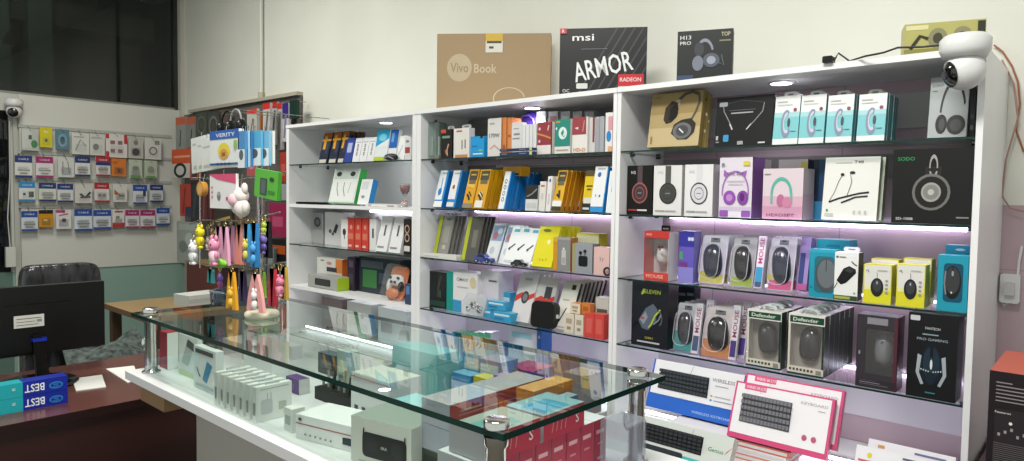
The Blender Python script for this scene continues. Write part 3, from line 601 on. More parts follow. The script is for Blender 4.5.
winbox('mouse_box', 'mouse box', 'red topped clear box with a white mouse and a black hang tab', 643.5, 668, 231, D+.03, Z3, .07, '#d8473f',
       [('r', 0, 0, 1, .16, '#d5463d'), ('t', 'MOUSE', .45, .08, .7, .07, '#f0b8b0'), ('r', 0, .86, 1, 1, '#cf3a34'), ('t', 'MIXIE', .2, .93, .22, .04, '#f3d0cc'), ('r', .56, .66, .8, .71, '#6d3434'), ('r', .56, .73, .66, .75, '#777777'), ('r', .5, .6, .54, .63, '#777777')],
       win=(.03, .16, .97, .86), mcol='#e8e4e0', mpan='#d8d4d0', side='#ece6e6', inner='#cfcaca', mw=.5, mh=.45)
tb_ = MB(); tb_.rbox(-.018, .018, 0, .0012, 0, .02, .004, M('#15151a', .3)); tb_.art((-.018, -.0002, 0), (.036, 0, 0), (0, 0, .02), (0, -1, 0), [('t', 'MIXIE', .5, .4, .6, .25, '#e8e8f0')]); o = tb_.build('hang_tab', SC.objects['mouse_box']); o.location = (.0, .03, PH(231, PX(643.5, D+.03, Z3), D+.03, Z3))
pr_ = cp('mouse_box', 'mouse box', 'violet blue glossy box behind the red topped mouse box', 678, 693, 231, D+.05, Z3, .05, '#6a5cc8', [('r', 0, .7, 1, 1, '#3c3aa8'), ('r', .05, .45, .3, .6, '#5aa078'), ('r', .1, .3, .6, .4, '#7a3c8c'), ('e', .7, .85, .1, .04, '#d8dcf2'), ('e', .9, .85, .1, .04, '#d8dcf2'), ('r', 0, 0, 1, .3, '#8c86d8')], sidecol='#7d74cc', rough=.2)
LM = '#ece8f0'
m1 = bp('mouse_pack', 'white blister pack with a dark blue mouse and yellow accent, left of three', 692, 720, 234, D+.035, Z3, LM, '#d8d060', body='#23263c', panel='#3e4462', lean=R(12), cardart=[('e', .14, .2, .1, .06, '#e0d040')])
m2 = bp('mouse_pack', 'white blister pack with a black mouse and lime base stripe, second of three', 723.5, 749, 236, D+.03, Z3, '#c9c8c4', '#a9c43e', lean=R(12))
m3 = bp('mouse_pack', 'white blister pack with a dark mouse and pink base stripe, third of three', 761, 789, 236, D+.03, Z3, '#dcd8dc', '#e0568e', body='#20263a', lean=R(12), cardart=[('r', .0, .2, .2, .3, '#d8d050')])
for mm, nn, tx in ((m1, 3, 'first'), (m2, 3, 'second'), (m3, 4, 'third')):
    rows(mm, nn, .042, 'clear blister pack packed behind the ' + tx + ' front mouse pack on the third shelf', 'blister packs behind the ' + tx + ' front pack')
cp('mouse_box', 'mouse box', 'narrow pink and blue card with MOUSE written upright, between two blister packs', 753.5, 761, 238, D+.05, Z3, .03, '#e6dcea', [('t', 'MOUSE', .5, .72, .6, .5, 90, '#c0407c'), ('r', .05, .05, .95, .4, '#3a9ad0'), ('r', .1, .02, .9, .12, '#4f5a78')], lean=R(12))
cp('mouse_box', 'mouse box', 'violet card behind, just left of the first cyan mouse box', 796, 806, 240, D+.09, Z3, .04, '#a78ccc', [('r', .1, .1, .6, .7, '#3c4a8a'), ('r', 0, 0, 1, .12, '#c05a9c')], lean=R(12))
def flatmouse(u, v, ru, rv, c='#26282c', c2='#4b4f55'):
    return [('e', u, v, ru, rv, c), ('e', u-.02, v+.02, ru*.8, rv*.85, c2), ('l', [(u, v+rv*.95), (u, v+rv*.2)], .008, c), ('e', u, v+rv*.5, ru*.12, rv*.16, '#a8abb0'), ('e', u, v-rv*.15, ru*.7, rv*.55, '#34373c')]
TC = '#1e9cb8'
cp('mouse_box', 'mouse box', 'cyan box with a large grey mouse, left of the white box with a slanted mouse', 808.5, 834, 249, D+.03, Z3, .05, TC,
   [('r', 0, .93, 1, 1, '#2aa8c4'), ('rr', .2, .1, .98, .86, '#2c6f80'), ('e', .66, .47, .42, .36, '#4e555c'), ('e', .68, .5, .36, .3, '#6d747a'), ('l', [(.66, .8), (.66, .55)], .008, '#3b4046'), ('e', .1, .2, .04, .02, '#0d6a80')])
cp('mouse_box', 'mouse box', 'cyan carton standing behind, above the first cyan box', 815, 848, 239, D+.16, Z3, .08, '#22a2c0', [('r', .3, .86, .7, .9, '#0f88a8')])
cp('mouse_box', 'mouse box', 'white box with a black slanted wired mouse, between cyan and yellow boxes', 833.5, 857, 252, D+.02, Z3, .05, '#efeeee',
   [('p', [(.1, .4), (.3, .32), (.5, .36), (.92, .58), (.9, .66), (.62, .72), (.38, .66)], '#1c1c1e'), ('p', [(.42, .62), (.6, .69), (.86, .64), (.7, .58)], '#3b3b3e'), ('l', [(.14, .36), (.02, .24)], .008, '#222222'), ('r', .06, .88, .16, .92, '#555555'), ('r', .2, .89, .48, .91, '#777777'), ('l', [(.72, .82), (.8, .78), (.95, .73)], .01, '#333333'), ('r', 0, 0, 1, .1, '#3b4a30'), ('r', .04, .025, .7, .08, '#a9b64a'), ('r', .84, .14, .92, .18, '#999999')],
   sidecol='#2c2b30', tab=(M('#d8d8dc', .3), .7, .014))
YL = '#e4de2a'
for k, (a, b, t, lab) in enumerate(((862.5, 890.5, 264, 'yellow box with a small black wired mouse, right of the white slanted-mouse box'), (895.5, 924, 264, 'yellow box with a small black wired mouse, left of the rightmost cyan box'))):
    o = cp('mouse_box', 'mouse box', lab, a, b, t, D+.015, Z3, .055, YL,
       [('r', .04, .34, .97, .98, '#e2e0dc'), ('r', .04, .34, .97, .44, '#e9e6a0'), ('e', .5, .42, .23, .24, '#26272a'), ('e', .5, .46, .15, .16, '#3e4145'), ('l', [(.5, .66), (.5, .76), (.47, .8)], .006, '#555555'), ('e', .5, .54, .03, .04, '#a8a8a8')] +
       [('e', .84, .3+.1*q, .055, .03, '#9a9aa0') for q in range(4)] + [('l', [(.1, .82), (.16, .86), (.2, .8)], .008, '#555555'), ('r', .5, .85, .85, .87, '#b0b0a8')], sidecol='#d6d024')
    c = dup(o); c.location.y += .075; c.location.z += .0; c.scale.z = 1.1; c['label'] = ['yellow carton behind the left yellow mouse box', 'yellow carton behind the right yellow mouse box'][k]
cp('mouse_box', 'mouse box', 'cyan box with a black wireless mouse at the right end of its shelf', 936, 966.5, 255, D+.01, Z3, .06, TC,
   [('rr', .2, .17, .84, .86, '#16506a'), ('e', .5, .52, .29, .3, '#17181a'), ('e', .5, .56, .24, .24, '#3c3f42'), ('l', [(.5, .82), (.5, .6)], .008, '#111111'), ('e', .5, .68, .035, .05, '#9a9ea2'), ('e', .48, .34, .03, .02, '#cfd4d8'), ('l', [(.27, .72), (.24, .5), (.3, .3)], .012, '#7c8288')], sidecol='#178aa4')
cp('mouse_box', 'mouse box', 'flat cyan box behind the rightmost cyan mouse box', 943, 968, 245, D+.12, Z3, .06, '#1f9fc2', [('e', .6, .93, .2, .02, '#bfe6f0')])

# fourth shelf: mice
BKc = '#1d1e24'
cp('mouse_box', 'mouse box', 'black box with a grey and neon gaming mouse', 631, 667, 281, D+.03, Z4, .07, '#25272e',
   [('t', 'ELEVEN', .57, .86, .44, .06, '#a8b83a'), ('p', [(.26, .82), (.32, .9), (.36, .9), (.34, .86), (.37, .86), (.3, .8)], '#a8b83a'), ('p', [(.2, .4), (.3, .28), (.48, .26), (.68, .42), (.72, .6), (.6, .68), (.4, .6)], '#5d6878'), ('p', [(.24, .42), (.34, .34), (.46, .46), (.4, .55)], '#8e97a4'), ('r', .27, .42, .36, .46, '#b5544e'), ('l', [(.48, .3), (.56, .36), (.66, .5), (.8, .6)], .012, '#b7cc2e'), ('l', [(.62, .36), (.76, .44), (.82, .52)], .01, '#8a9098'), ('a', .72, .46, .14, .13, -60, 80, .15, '#6a7078'), ('l', [(.02, .28), (.12, .34), (.22, .38)], .014, '#111111'),
    ('t', 'GM1', .5, .14, .22, .035, '#b7b04a'), ('r', .18, .06, .8, .085, '#c6c6c6')], sidecol='#17181c')
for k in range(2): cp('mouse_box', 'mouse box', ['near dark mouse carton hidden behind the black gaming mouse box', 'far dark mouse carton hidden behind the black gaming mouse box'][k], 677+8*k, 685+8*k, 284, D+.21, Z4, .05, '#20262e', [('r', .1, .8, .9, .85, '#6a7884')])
q1 = bp('mouse_pack', 'blister pack with a grey mouse on a teal card', 667.5, 690, 302, D+.03, Z4, '#dfe0e0', '#3f9c96', lean=R(12), body='#3a3c40', panel='#55585e', cardart=[('r', 0, .0, 1, .4, '#4aa59e')])
q2 = bp('mouse_pack', 'blister pack with a black mouse on an orange card', 695.5, 727, 306, D+.02, Z4, '#e8dcd4', '#cf7a3a', lean=R(12), body='#15161a', cardart=[('r', 0, .0, 1, .34, '#d68a4c'), ('r', .55, .3, .95, .45, '#e6d0c0')])
for mm, nn, tx in ((q1, 3, 'teal'), (q2, 5, 'orange')):
    cc = rows(mm, nn, .043, 'blister pack packed behind the ' + tx + ' card mouse pack on the fourth shelf', 'packs behind the ' + tx + ' card pack')
for k, (a, t) in enumerate(((690.5, 304), (701, 300), (728, 306), (737, 302))):
    cp('mouse_box', 'mouse box', ['narrow card with MOUSE written upright, directly right of the teal card pack', 'upright MOUSE card behind, between teal and orange card packs', 'narrow card with MOUSE written upright, directly right of the orange card pack', 'violet backed MOUSE card left of the green window boxes'][k], a, a+7, t, D+.045+.05*(k % 2), Z4, .012, '#d9d2dc', [('t', 'MOUSE', .5, .66, .6, .5, 90, '#8c3c5c'), ('r', .1, .05, .9, .35, ['#4a5c7c', '#3c3c48', '#4c3c7c', '#5a4a9a'][k])], lean=R(12))
DFG = '#1f4a3c'
def defbox(label, pl, pr, pt, y, n, gl, tilt):
    o = winbox('mouse_box', 'mouse box', label, pl, pr, pt, y, Z4, .045, '#d9d6c8',
        [('r', 0, .84, 1, 1, '#e4e2d8'), ('r', .04, .86, .98, .97, DFG), ('t', 'Defender', .48, .915, .7, .06, '#e2ecd8'), ('r', 0, 0, 1, .035, DFG), ('r', 0, .035, 1, .14, '#dcdacb')] + [('r', .06+.1*q, .07, .12+.1*q, .11, '#3c4a40') for q in range(7)] + [('r', .8, .05, .95, .12, '#8d9488')],
        win=(.06, .14, .94, .84), mcol='#353433', mpan='#55524f', side='#21332c', inner='#b5aca0', mt=tilt, mw=.62, mh=.58, tab=(M('#d3dadb', .25), .5, .014, 3))
    rows(o, n, .05, gl, gl); return o
defbox('green topped window box with a grey wired mouse, left one of two', 746, 780, 309, D+.02, 3, 'green window box packed behind the left green topped box', R(5))
defbox('green topped window box with a grey wired mouse, right one of two', 787, 823, 313, D+.015, 5, 'green window box packed behind the right green topped box', R(-3))
winbox('mouse_box', 'mouse box', 'dark grey framed window box with a silver gaming mouse', 855, 896, 314, D+.01, Z4, .07, '#3c3840',
       [('r', .04, .03, .96, .12, '#332f36'), ('r', .1, .07, .6, .08, '#8d8a90'), ('r', .1, .045, .8, .055, '#6d6a70'), ('r', .1, .1, .5, .105, '#6d6a70'), ('r', .25, .88, .75, .97, '#8b8b92'), ('r', .06, .45, .1, .5, '#9a9aa0')],
       win=(.22, .2, .9, .82), mcol='#7c7d80', mpan='#a9aaac', inner='#141418', mw=.52, mh=.5, side='#57303a')
cp('mouse_box', 'mouse box', 'large black box with a blue-black gaming mouse with silver wings, against the right panel', 905.5, 955, 312, D+.005, Z4, .09, '#141a1e',
   [('rr', .04, .91, .24, .97, '#c9ccd0'), ('t', 'FANTECH', .5, .83, .3, .03, '#c2c6ca'), ('r', .3, .75, .62, .765, '#8aa0ac'), ('t', 'PRO GAMING', .5, .7, .62, .03, '#9aa6b0'), ('e', .5, .4, .22, .25, '#16222c'), ('e', .5, .42, .17, .2, '#243646'), ('p', [(.22, .52), (.3, .5), (.26, .3), (.36, .17), (.3, .16), (.19, .3)], '#aab2ba'), ('p', [(.78, .52), (.7, .5), (.74, .3), (.64, .17), (.7, .16), (.81, .3)], '#aab2ba'), ('e', .5, .41, .025, .06, '#e4e8ea'), ('r', .47, .5, .53, .62, '#0c1218')] +
   [('e', .3+.05*q, .32-.02*abs(q-4)*-.3, .014, .01, '#c9d2da') for q in range(9)] + [('r', .4, .07, .6, .085, '#2f8a94'), ('e', .5, .25, .1, .08, '#1b2a36')], sidecol='#0f1114')

# keyboards on the base cabinet
def kb(u0, v0, u1, v1, c, kc, sk=0):
    it = [('p', [(u0, v0), (u1, v0+sk), (u1-.01, v1+sk), (u0-.0, v1)], c)]
    nr, nc = 5, 14
    for r_ in range(nr):
        for q in range(nc):
            a = u0+(u1-u0)*(q+.12)/nc; a2 = u0+(u1-u0)*(q+.88)/nc; b = v0+(v1-v0)*(r_+.18)/nr+sk*(q+.5)/nc; b2 = v0+(v1-v0)*(r_+.86)/nr+sk*(q+.5)/nc
            it.append(('r', a, b, a2, b2, kc))
    return it
def kbox(label, x0, x1, Y, z, h, d, body, items, lean, **k): return carton('keyboard_box', 'keyboard box', label, x0, x1, Y, z, h, d, body, items, (), (), lean, **k)
zb_ = .676
kx0 = PX(645.5, 2.065, zb_); kx1 = PX(736, 2.065, zb_)
kbox('blue and white keyboard box with a black keyboard, beside the counter end post', kx0, kx1, 2.065, zb_, PH(361, kx0, 2.065, zb_, R(20)), .025, '#2a62c8',
     [('r', .02, .3, 1, 1, '#e9eaf0'), ('r', 0, 0, 1, .26, '#2b66d0'), ('t', 'WIRELESS KEYBOARD', .74, .1, .44, .05, '#9fc0f0'), ('t', 'WIRELESS', .8, .8, .24, .07, '#8a8d96'), ('r', .72, .68, .86, .7, '#b0b2ba'), ('e', .7, .48, .012, .02, '#e0a83a'), ('e', .7, .4, .012, .02, '#3a8ae0'), ('r', .73, .475, .9, .49, '#a9b0ba'), ('r', .73, .395, .92, .41, '#a9b0ba'), ('l', [(.44, .82), (.46, .98)], .004, '#888888')] + kb(.1, .42, .66, .82, '#2b3036', '#3d434a') + [('r', .38, .385, .44, .4, '#cccccc')], R(20), sidecol='#2a62c8')
kx0 = PX(726.5, 1.98, zb_); kx1 = PX(826, 1.98, zb_)
pk = kbox('pink edged white keyboard box with a grey keyboard, standing in front of its twin', kx0, kx1, 1.98, zb_, PH(383, kx0, 1.98, zb_, R(22)), .02, '#d8487c',
     [('r', .02, .09, .975, .97, '#edeaf0'), ('r', .1, .88, .33, 1.0, '#e05a8a'), ('t', 'WIRED MULTI', .22, .93, .2, .05, '#f4dfe6'), ('t', 'KEYBOARD', .82, .84, .26, .05, '#b0aab2'), ('r', .86, .74, .93, .76, '#b9b4bc'), ('e', .77, .27, .025, .05, '#c05878'), ('e', .86, .27, .025, .05, '#c05878'), ('l', [(.28, .84), (.27, .97)], .003, '#777777')] + kb(.1, .3, .62, .8, '#5a5a62', '#77777e') , R(22), sidecol='#e0709c', rz=R(0))
c = dup(pk); c.location = (pk.location.x+.012, pk.location.y+.045, pk.location.z+.018); c['label'] = 'pink edged keyboard box peeking out behind its twin'
gx0 = PX(636, 1.86, ZD); gx1 = PX(774, 1.80, ZD)
kbox('grey green keyboard box with teal base, in front below the blue one', -1.13, -.80, 1.80, ZD, .125, .03, '#c9cfcb',
     [('r', 0, 0, 1, .3, '#3ab4b4'), ('r', .0, .3, 1, 1, '#ccd2ce'), ('t', 'Genius', .86, .62, .14, .1, '#4a8a5c'), ('p', [(.94, .56), (.97, .66), (1.0, .78), (.96, .66)], '#d0453a'), ('l', [(.62, .82), (.62, .95)], .004, '#222222')] + kb(.08, .42, .74, .84, '#15171b', '#2e3238') + [('rr', .2, .06, .6, .34, '#2b3038')], R(28), sidecol='#d8d4d0')
for k in range(4):
    c_ = ['#e9e6e4', '#e58a7c', '#eceaf0', '#e2705f'][k]
    kbox(['white', 'salmon edged', 'pale lilac', 'red edged'][k] + ' flat keyboard carton in the pile under the blue keyboard box', -1.12+.012*k, -.72+.01*k, 1.985-.028*(3-k)*.0, ZD+.001+.019*k, .0185, .17, c_, [('r', .02, .25, .98, .75, '#ded9dc'), ('r', .05, .4, .3, .6, '#b05a50')], 0, topcol='#ece8ea')
for k, (a, b, t, y) in enumerate(((850, 930, 447, 1.97), (862, 950, 441, 2.03))):
    x0 = PX(a, y, ZD); x1 = PX(b, y, ZD); h = .07+.0*k
    h = PH(t, x0, y, ZD, R(20))
    kbox(['white keyboard box with a yellow dot sticker in the lower right corner', 'white keyboard box with an orange mark behind the yellow dot box'][k], x0, x1, y, ZD, h, .022, '#e9e7ee', [('e', .18, .84, .03, .05, '#ddd030'), ('r', .04, .7, .5, .74, '#d05a5c'), ('r', .6, .9, .95, .94, '#5a6080')] if k == 0 else [('r', .12, .86, .2, .92, '#d09a5a'), ('r', .55, .88, .9, .92, '#6a70a0')], R(20))

# cartons on top of the cabinets
cx0, cx1 = -2.322, -1.712
cprot('laptop_carton', 'carton', 'large brown laptop carton on top of the cabinets', 436.5, 550, 34, 2.17, ZT, .08, R(37), '#b59a76',
   [('e', .2, .55, .11, .185, '#cbb897'), ('t', 'Vivo', .2, .55, .16, .13, '#a98f6d'), ('t', 'Book', .43, .54, .2, .12, '#d9c9aa'), ('a', .64, .14, .14, .15, 10, 200, .06, '#e4dcc0'), ('l', [(.5, .1), (.56, .03), (.6, .012)], .006, '#e4dcc0'),
    ('r', .43, .9, .58, 1.0, '#e0b42a'), ('r', .43, .75, .58, .9, '#e6e2d8'), ('r', .44, .87, .57, .9, '#4a4030'), ('r', .46, .8, .5, .83, '#4a4a4a'), ('r', .0, .0, 1, .006, '#8a7350')], sidecol='#8a7458', rough=.7)
def ribs():
    it = []
    for q in range(9): it.append(('p', [(.36+.08*q, 0.0), (.385+.08*q, 0.0), (min(.385+.08*q+.33, 1), min(1, (1-.385-.08*q)/.33)), (min(.36+.08*q+.33, .995), min(1, (1-.36-.08*q)/.33))], '#3b3b3f'))
    return it
cprot('graphics_card_box', 'carton', 'black box reading ARMOR with diagonal ribs and a red patch, on top of the cabinets', 559, 646, 29, 2.165, ZT, .07, R(33), '#29292c',
   [('p', [(.2+.1*q, 0), (.225+.1*q, 0), (min(1, .225+.1*q+.45), min(1, (1-.225-.1*q)/.45 if .675+.1*q > 1 else 1)), (min(1, .2+.1*q+.45), min(1, (1-.2-.1*q)/.45 if .65+.1*q > 1 else 1))], '#46464b') for q in range(8)] +
   [('t', 'msi', .27, .86, .25, .1, '#f2f2f2'), ('r', .25, .68, .55, .69, '#77777a'), ('t', 'ARMOR', .5, .42, .68, .3, 12, '#ebebeb'), ('r', .68, .12, .97, .3, '#cc2f38'), ('t', 'RADEON', .82, .22, .24, .06, '#f4dcdc'), ('r', .68, .04, .82, .12, '#d8d0d0'), ('r', .83, .04, .97, .12, '#cc2f38'), ('rr', .2, .09, .33, .17, '#d9d9d6'), ('t', 'OC', .08, .06, .08, .05, '#d5d5d5'), ('r', 0.0, .92, .08, 1.0, '#cc3a44'), ('t', 'R', .04, .96, .03, .05, '#f4dcdc')],
   sidecol='#1c1c1e', rough=.35)
cprot('headphone_box', 'headphone box', 'dark box with a silver gaming headset printed, alone on the cabinet top', 676.5, 732, 32, 2.17, ZT, .08, R(22), '#26292a',
   [('t', 'H13', .15, .87, .2, .08, '#d8dad6'), ('t', 'PRO', .15, .76, .2, .07, '#d8dad6'), ('t', 'TOP', .87, .9, .16, .08, '#c9c0a0'), ('r', .76, .76, .96, .79, '#8a8468'), ('a', .5, .5, .17, .33, 20, 175, .2, '#8a8fa0'), ('e', .4, .62, .09, .14, '#3e4048'), ('e', .38, .35, .1, .15, '#777d8c'), ('e', .62, .4, .15, .14, '#565c6a'), ('e', .62, .4, .08, .08, '#9aa0b0'), ('l', [(.75, .35), (.85, .28), (.8, .5)], .012, '#555a66'), ('r', 0, 0, .3, .12, '#3a4a6a'), ('r', .7, 0, 1, .1, '#3c4c5c')], sidecol='#1d1f20')
cprot('graphics_card_box', 'carton', 'lime gold box lying long behind the right ball camera', 903.5, 985, 25, 2.17, ZT, .08, R(18), '#b9b36a',
   [('r', 0, .0, 1, .2, '#8f8a4a'), ('r', .02, .8, .3, .94, '#e0dca0'), ('e', .42, .5, .12, .32, '#8f8c6a'), ('e', .42, .5, .06, .17, '#4a4838'), ('e', .72, .5, .12, .32, '#8f8c6a'), ('e', .72, .5, .06, .17, '#4a4838'), ('l', [(.08, .2), (.2, .6), (.3, .5)], .05, '#3a3a28'), ('r', .9, .05, .99, .95, '#3b3c2c')], topcol='#d8d494', sidecol='#4a4a30')
ax, ay = gp(820, 62, ZT+.004); yv = 2.13
x_ = PX(822, yv, ZT); mb = MB(); mb.rbox(x_, x_+.028, yv, yv+.03, ZT, ZT+.02, .004, M('#17181a', .3)); tag(mb.build('power_adapter'), 'small black plug adapter lying on the cabinet top near the front edge', 'adapter')
xs = [PX(p, 2.17, ZT) for p in (832, 850, 870, 890, 905, 930, 950)]
mb = MB(); mb.tube([(x_+.03, 2.145, ZT+.008), (xs[0]+.02, 2.16, ZT+.03), (xs[1], 2.165, ZT+.004), (xs[2], 2.12, ZT+.004), (xs[3], 2.10, ZT+.004), (xs[4], 2.085, ZT+.01), (xs[5], 2.08, ZT+.003), (xs[6], 2.085, ZT+.003)], .0028, M('#3b3b3c', .5)); tag(mb.build('thin_cable'), 'thin dark cord looping along the cabinet top from the plug adapter', 'cable')

# right wall end: outlet, wires, dark carton
x_, z_ = onY(1001, 287, YW); mb = MB(); mb.rbox(x_-.0, x_+.05, YW-.03, YW-.001, z_-.045, z_+.045, .008, M('#dcdcdc', .35)); so = mb.build('wall_socket'); tag(so, 'white wall socket with plugged cable at the right edge', 'socket')
MB().rbox(x_+.012, x_+.038, YW-.045, YW-.0302, z_-.02, z_+.02, .006, M('#c8c8c8', .3)).build('plug', so)
def wire(pts, r, c, lab, y=YW-.012):
    P = [(*onY(a, b, y)[:1], y, onY(a, b, y)[1]) for a, b in pts]; mb = MB(); mb.tube(P, r, M(c, .5)); return tag(mb.build('cable'), lab, 'cable')
wire([(1001, 300), (1003, 306), (1010, 300), (1017, 284), (1019, 262), (1022, 246)], .004, '#e2e2e2', 'white cable rising from the wall socket at the right edge')
wire([(994, 45), (1003, 52), (1012, 66), (1018, 82), (1020, 104), (1016, 130), (1024, 152)], .003, '#a8684a', 'brown twisted wire hanging from the cabinet top corner at the right')
wire([(1002, 60), (1014, 84), (1018, 118), (1006, 160), (1002, 196), (1010, 208), (1026, 212)], .003, '#b08a80', 'pale reddish wire curving down the wall at the right edge', YW-.03)
bxr = carton('speaker_carton', 'carton', 'dark carton with red top and printed side text in the lower right corner', PX(987, 1.82, .9), PX(987, 1.82, .9)+.32, 1.82, .70, PH(371, PX(987, 1.82, .7), 1.82, .70), .28, '#221a1f',
    [('r', .04, .925-.024*q, [.13, .27, .26, .24, .26, .2][q], .933-.024*q, '#8a8286') for q in range(6)] + [('r', .04, .42, .6, .76, '#2c252a'), ('t', 'Features', .085, .735, .09, .014, '#c9c4c6'), ('e', .13, .67, .01, .01, '#e8e4e0')] + [('r', .06+.035*q, .58+.02*(q % 3), .075+.035*q, .6+.02*(q % 3), '#9a9296') for q in range(9)] + [('r', .04, .53-.013*q, .6, .534-.013*q, '#6d666a') for q in range(10)], topcol='#c05a48')
struct(MB().box(-.27, .6, 1.76, 2.59, 0, .699, M('#5f4a50', .5)), 'trim_8')

# ------------------------------------------------------------------ goods: middle cabinet
def simple_rows(o, n, dy, label, dx=0): return rows(o, n, dy, label, label, dx)
# top shelf
ob = empty('clear_bottle_case', (PX(432, D+.06, Z1)+.014, D+.07, Z1+.001)); tag(ob, 'tall clear case with two white rods inside, leftmost on the middle top shelf', 'case')
hh = PH(123, PX(426, D+.05, Z1), D+.05, Z1); ww = PX(439, D+.05, Z1)-PX(425, D+.05, Z1)
hh = min(hh, .19); mb = MB(); mb.rbox(-ww/2, ww/2, -.025, .025, 0, hh, .015, mglass('green_clear', '#cfdcd6', 1.45, .05, .12, '#9fb3aa')); mb.build('case_shell', ob)
MB().frust((0, 0, hh), (0, 0, hh+.012), .008, .006, M('#1c2422', .4)).build('case_cap', ob)
for a in (-.22, .25): MB().frust((ww*a, 0, .02), (ww*a, 0, hh*.62), .006, .005, M('#eef0ee', .4), 10).build('white_rod', ob)
MB().box(-ww*.4, ww*.4, -.015, .015, .0015, .02, M('#c8a8a0', .5)).build('case_base', ob)
TABM = M('#c6cacb', .25)
cp('earphone_box', 'box', 'black box with an orange strip, right of the tall clear case', 441, 452, 130, D+.04, Z1, .03, '#241c1c', [('r', .0, .88, .45, 1, '#c8503a'), ('r', .1, .7, .8, .78, '#6fa08a'), ('l', [(.7, .5), (.55, .3), (.6, .1)], .03, '#c9a08a'), ('l', [(.4, .3), (.5, .15)], .03, '#b86a4a')], tab=(TABM, .6, .018))
cp('earphone_box', 'box', 'white box with two black buds and a copper base, beside the black box', 453.5, 469, 129, D+.04, Z1, .035, '#e4dfda', [('r', .1, .02, .9, .12, '#c88a5a'), ('l', [(.55, .6), (.55, .3)], .02, '#333333'), ('l', [(.75, .62), (.75, .32)], .02, '#444444'), ('r', .2, .88, .55, .93, '#b05a4a')], tab=(TABM, .6, .02))
o = cp('cable_box', 'box', 'bright blue squat box between the copper based box and the grey numbered box', 470.5, 484, 137, D+.035, Z1, .05, '#1f9be0', [('r', .1, .5, .5, .56, '#1a6fb0'), ('r', .2, .14, .9, .2, '#d8eefa'), ('r', .6, .3, .9, .36, '#7fd08a'), ('r', .7, .9, .9, 1, '#3b2c2c')])
cp('charger_box', 'charger box', 'light grey box marked 170W, left of the two orange edged boxes', 487.5, 501, 119, D+.04, Z1, .03, '#dcdad8', [('t', '170W', .5, .55, .75, .11, '#3c4a40'), ('r', .15, .84, .5, .88, '#9a9a9a'), ('l', [(.2, .2), (.5, .3), (.85, .18)], .02, '#d89a8a')], sidecol='#c87a3a')
cp('charger_box', 'charger box', 'orange box, near one of the two beside the grey numbered box', 502, 506, 118, D+.045, Z1, .06, '#d98548', [('r', .2, .2, .8, .3, '#a85a28')], sidecol='#c87436')
cp('charger_box', 'charger box', 'orange box, right one of the two beside the grey numbered box', 507, 511.5, 118, D+.05, Z1, .06, '#dd8c50', [('r', .2, .5, .8, .56, '#a85a28')], sidecol='#b8662e')
zz = Z1+.001
for k in range(2):
    cp('cable_box', 'box', ['lower navy flat box lying at the front of the middle top shelf', 'upper navy flat box lying at the front of the middle top shelf'][k], 499.5, 533, 153 if k == 0 else 149.3, D+.006, Z1+(.0185*k), .025, '#26365c', [('t', 'GTXD', .14, .5, .18, .36, '#aab6cc'), ('r', .6, .4, .8, .6, '#9aa6c0'), ('r', .9, 0, .97, 1, '#c9d88a')])
cp('charger_box', 'charger box', 'white printed box standing behind the navy flat boxes', 511.5, 521.5, 123, D+.05, Z1, .03, '#dddcdc', [('r', .2, .62, .8, .68, '#8d8d90'), ('r', .1, .5, .8, .54, '#8d8d90'), ('r', .2, .8, .7, .83, '#a0a0a4')])
for k in range(4): cp('charger_box', 'charger box', 'slim white box in the tight row between printed white box and maroon box', 522+3.6*k, 525+3.6*k, 125-.3*k, D+.045, Z1, .05, '#e2e2e4', [('r', .2, .05, .8, .2, '#b9b9c0')], group='slim white boxes on the middle top shelf')
mb = MB(); x_ = PX(530, D+.2, Z1); mb.ell((0, 0, .0), (.07, .03, .07), M('#5a3cc0', .25), 20, 12); mb.tube([(.05*math.cos(t/10*6.28), -.031, .05*math.sin(t/10*6.28)) for t in range(10)], .004, M('#8a78d8', .3), 5, True); ow = mb.build('round_speaker', None, (x_, D+.2, Z1+.14)); 
st_ = MB().box(-.03, .03, -.02, .02, -.1385, -.06, M('#3b2f6a', .4)); st_.build('speaker_stand', ow); tag(ow, 'round purple speaker standing behind the slim white boxes', 'speaker')
RD = '#9c3c44'
cp('hard_drive_box', 'box', 'maroon and white box with an orange streak, left of the teal box', 537, 552, 123, D+.04, Z1, .05, '#e9e2de', [('r', 0, .3, .92, 1, RD), ('l', [(0, .66), (.4, .6), (.92, .5)], .025, '#d9943c'), ('e', .16, .8, .07, .05, '#e0c8c4'), ('e', .16, .42, .07, .05, '#e0c8c4'), ('l', [(.7, .74), (.78, .9)], .02, '#e6d6d2'), ('r', .92, 0, 1, 1, '#57302e')])
cp('hard_drive_box', 'box', 'teal box with a round white swirl emblem', 554.5, 570, 120, D+.04, Z1, .05, '#e6e4e0', [('r', 0, .22, 1, 1, '#2a8f80'), ('e', .52, .6, .27, .18, '#dfeeea'), ('p', [(.4, .6), (.55, .72), (.6, .62), (.5, .5)], '#2a8f80'), ('p', [(.55, .5), (.66, .56), (.6, .46)], '#2a8f80'), ('r', .1, .9, .35, .95, '#d99a3c'), ('e', .12, .74, .05, .04, '#dfeeea'), ('r', .1, .1, .9, .13, '#b8a090')])
cp('hard_drive_box', 'box', 'maroon topped white box right of the teal box, orange letters at its foot', 572, 587, 118, D+.04, Z1, .05, '#eae6e2', [('r', 0, .52, .92, 1, '#a4444c'), ('p', [(.15, .7), (.4, .66), (.4, .74)], '#e6d8d4'), ('l', [(.7, .6), (.8, .9)], .02, '#c98a8a'), ('t', 'HD-D', .5, .1, .8, .1, '#d98a2c')])
cp('cable_box', 'box', 'thin white box with a maroon spine near the right end of the middle top shelf', 589, 594.5, 118, D+.05, Z1, .1, '#d8d4d6', [('r', .6, .3, .95, 1, '#8c3c40')])
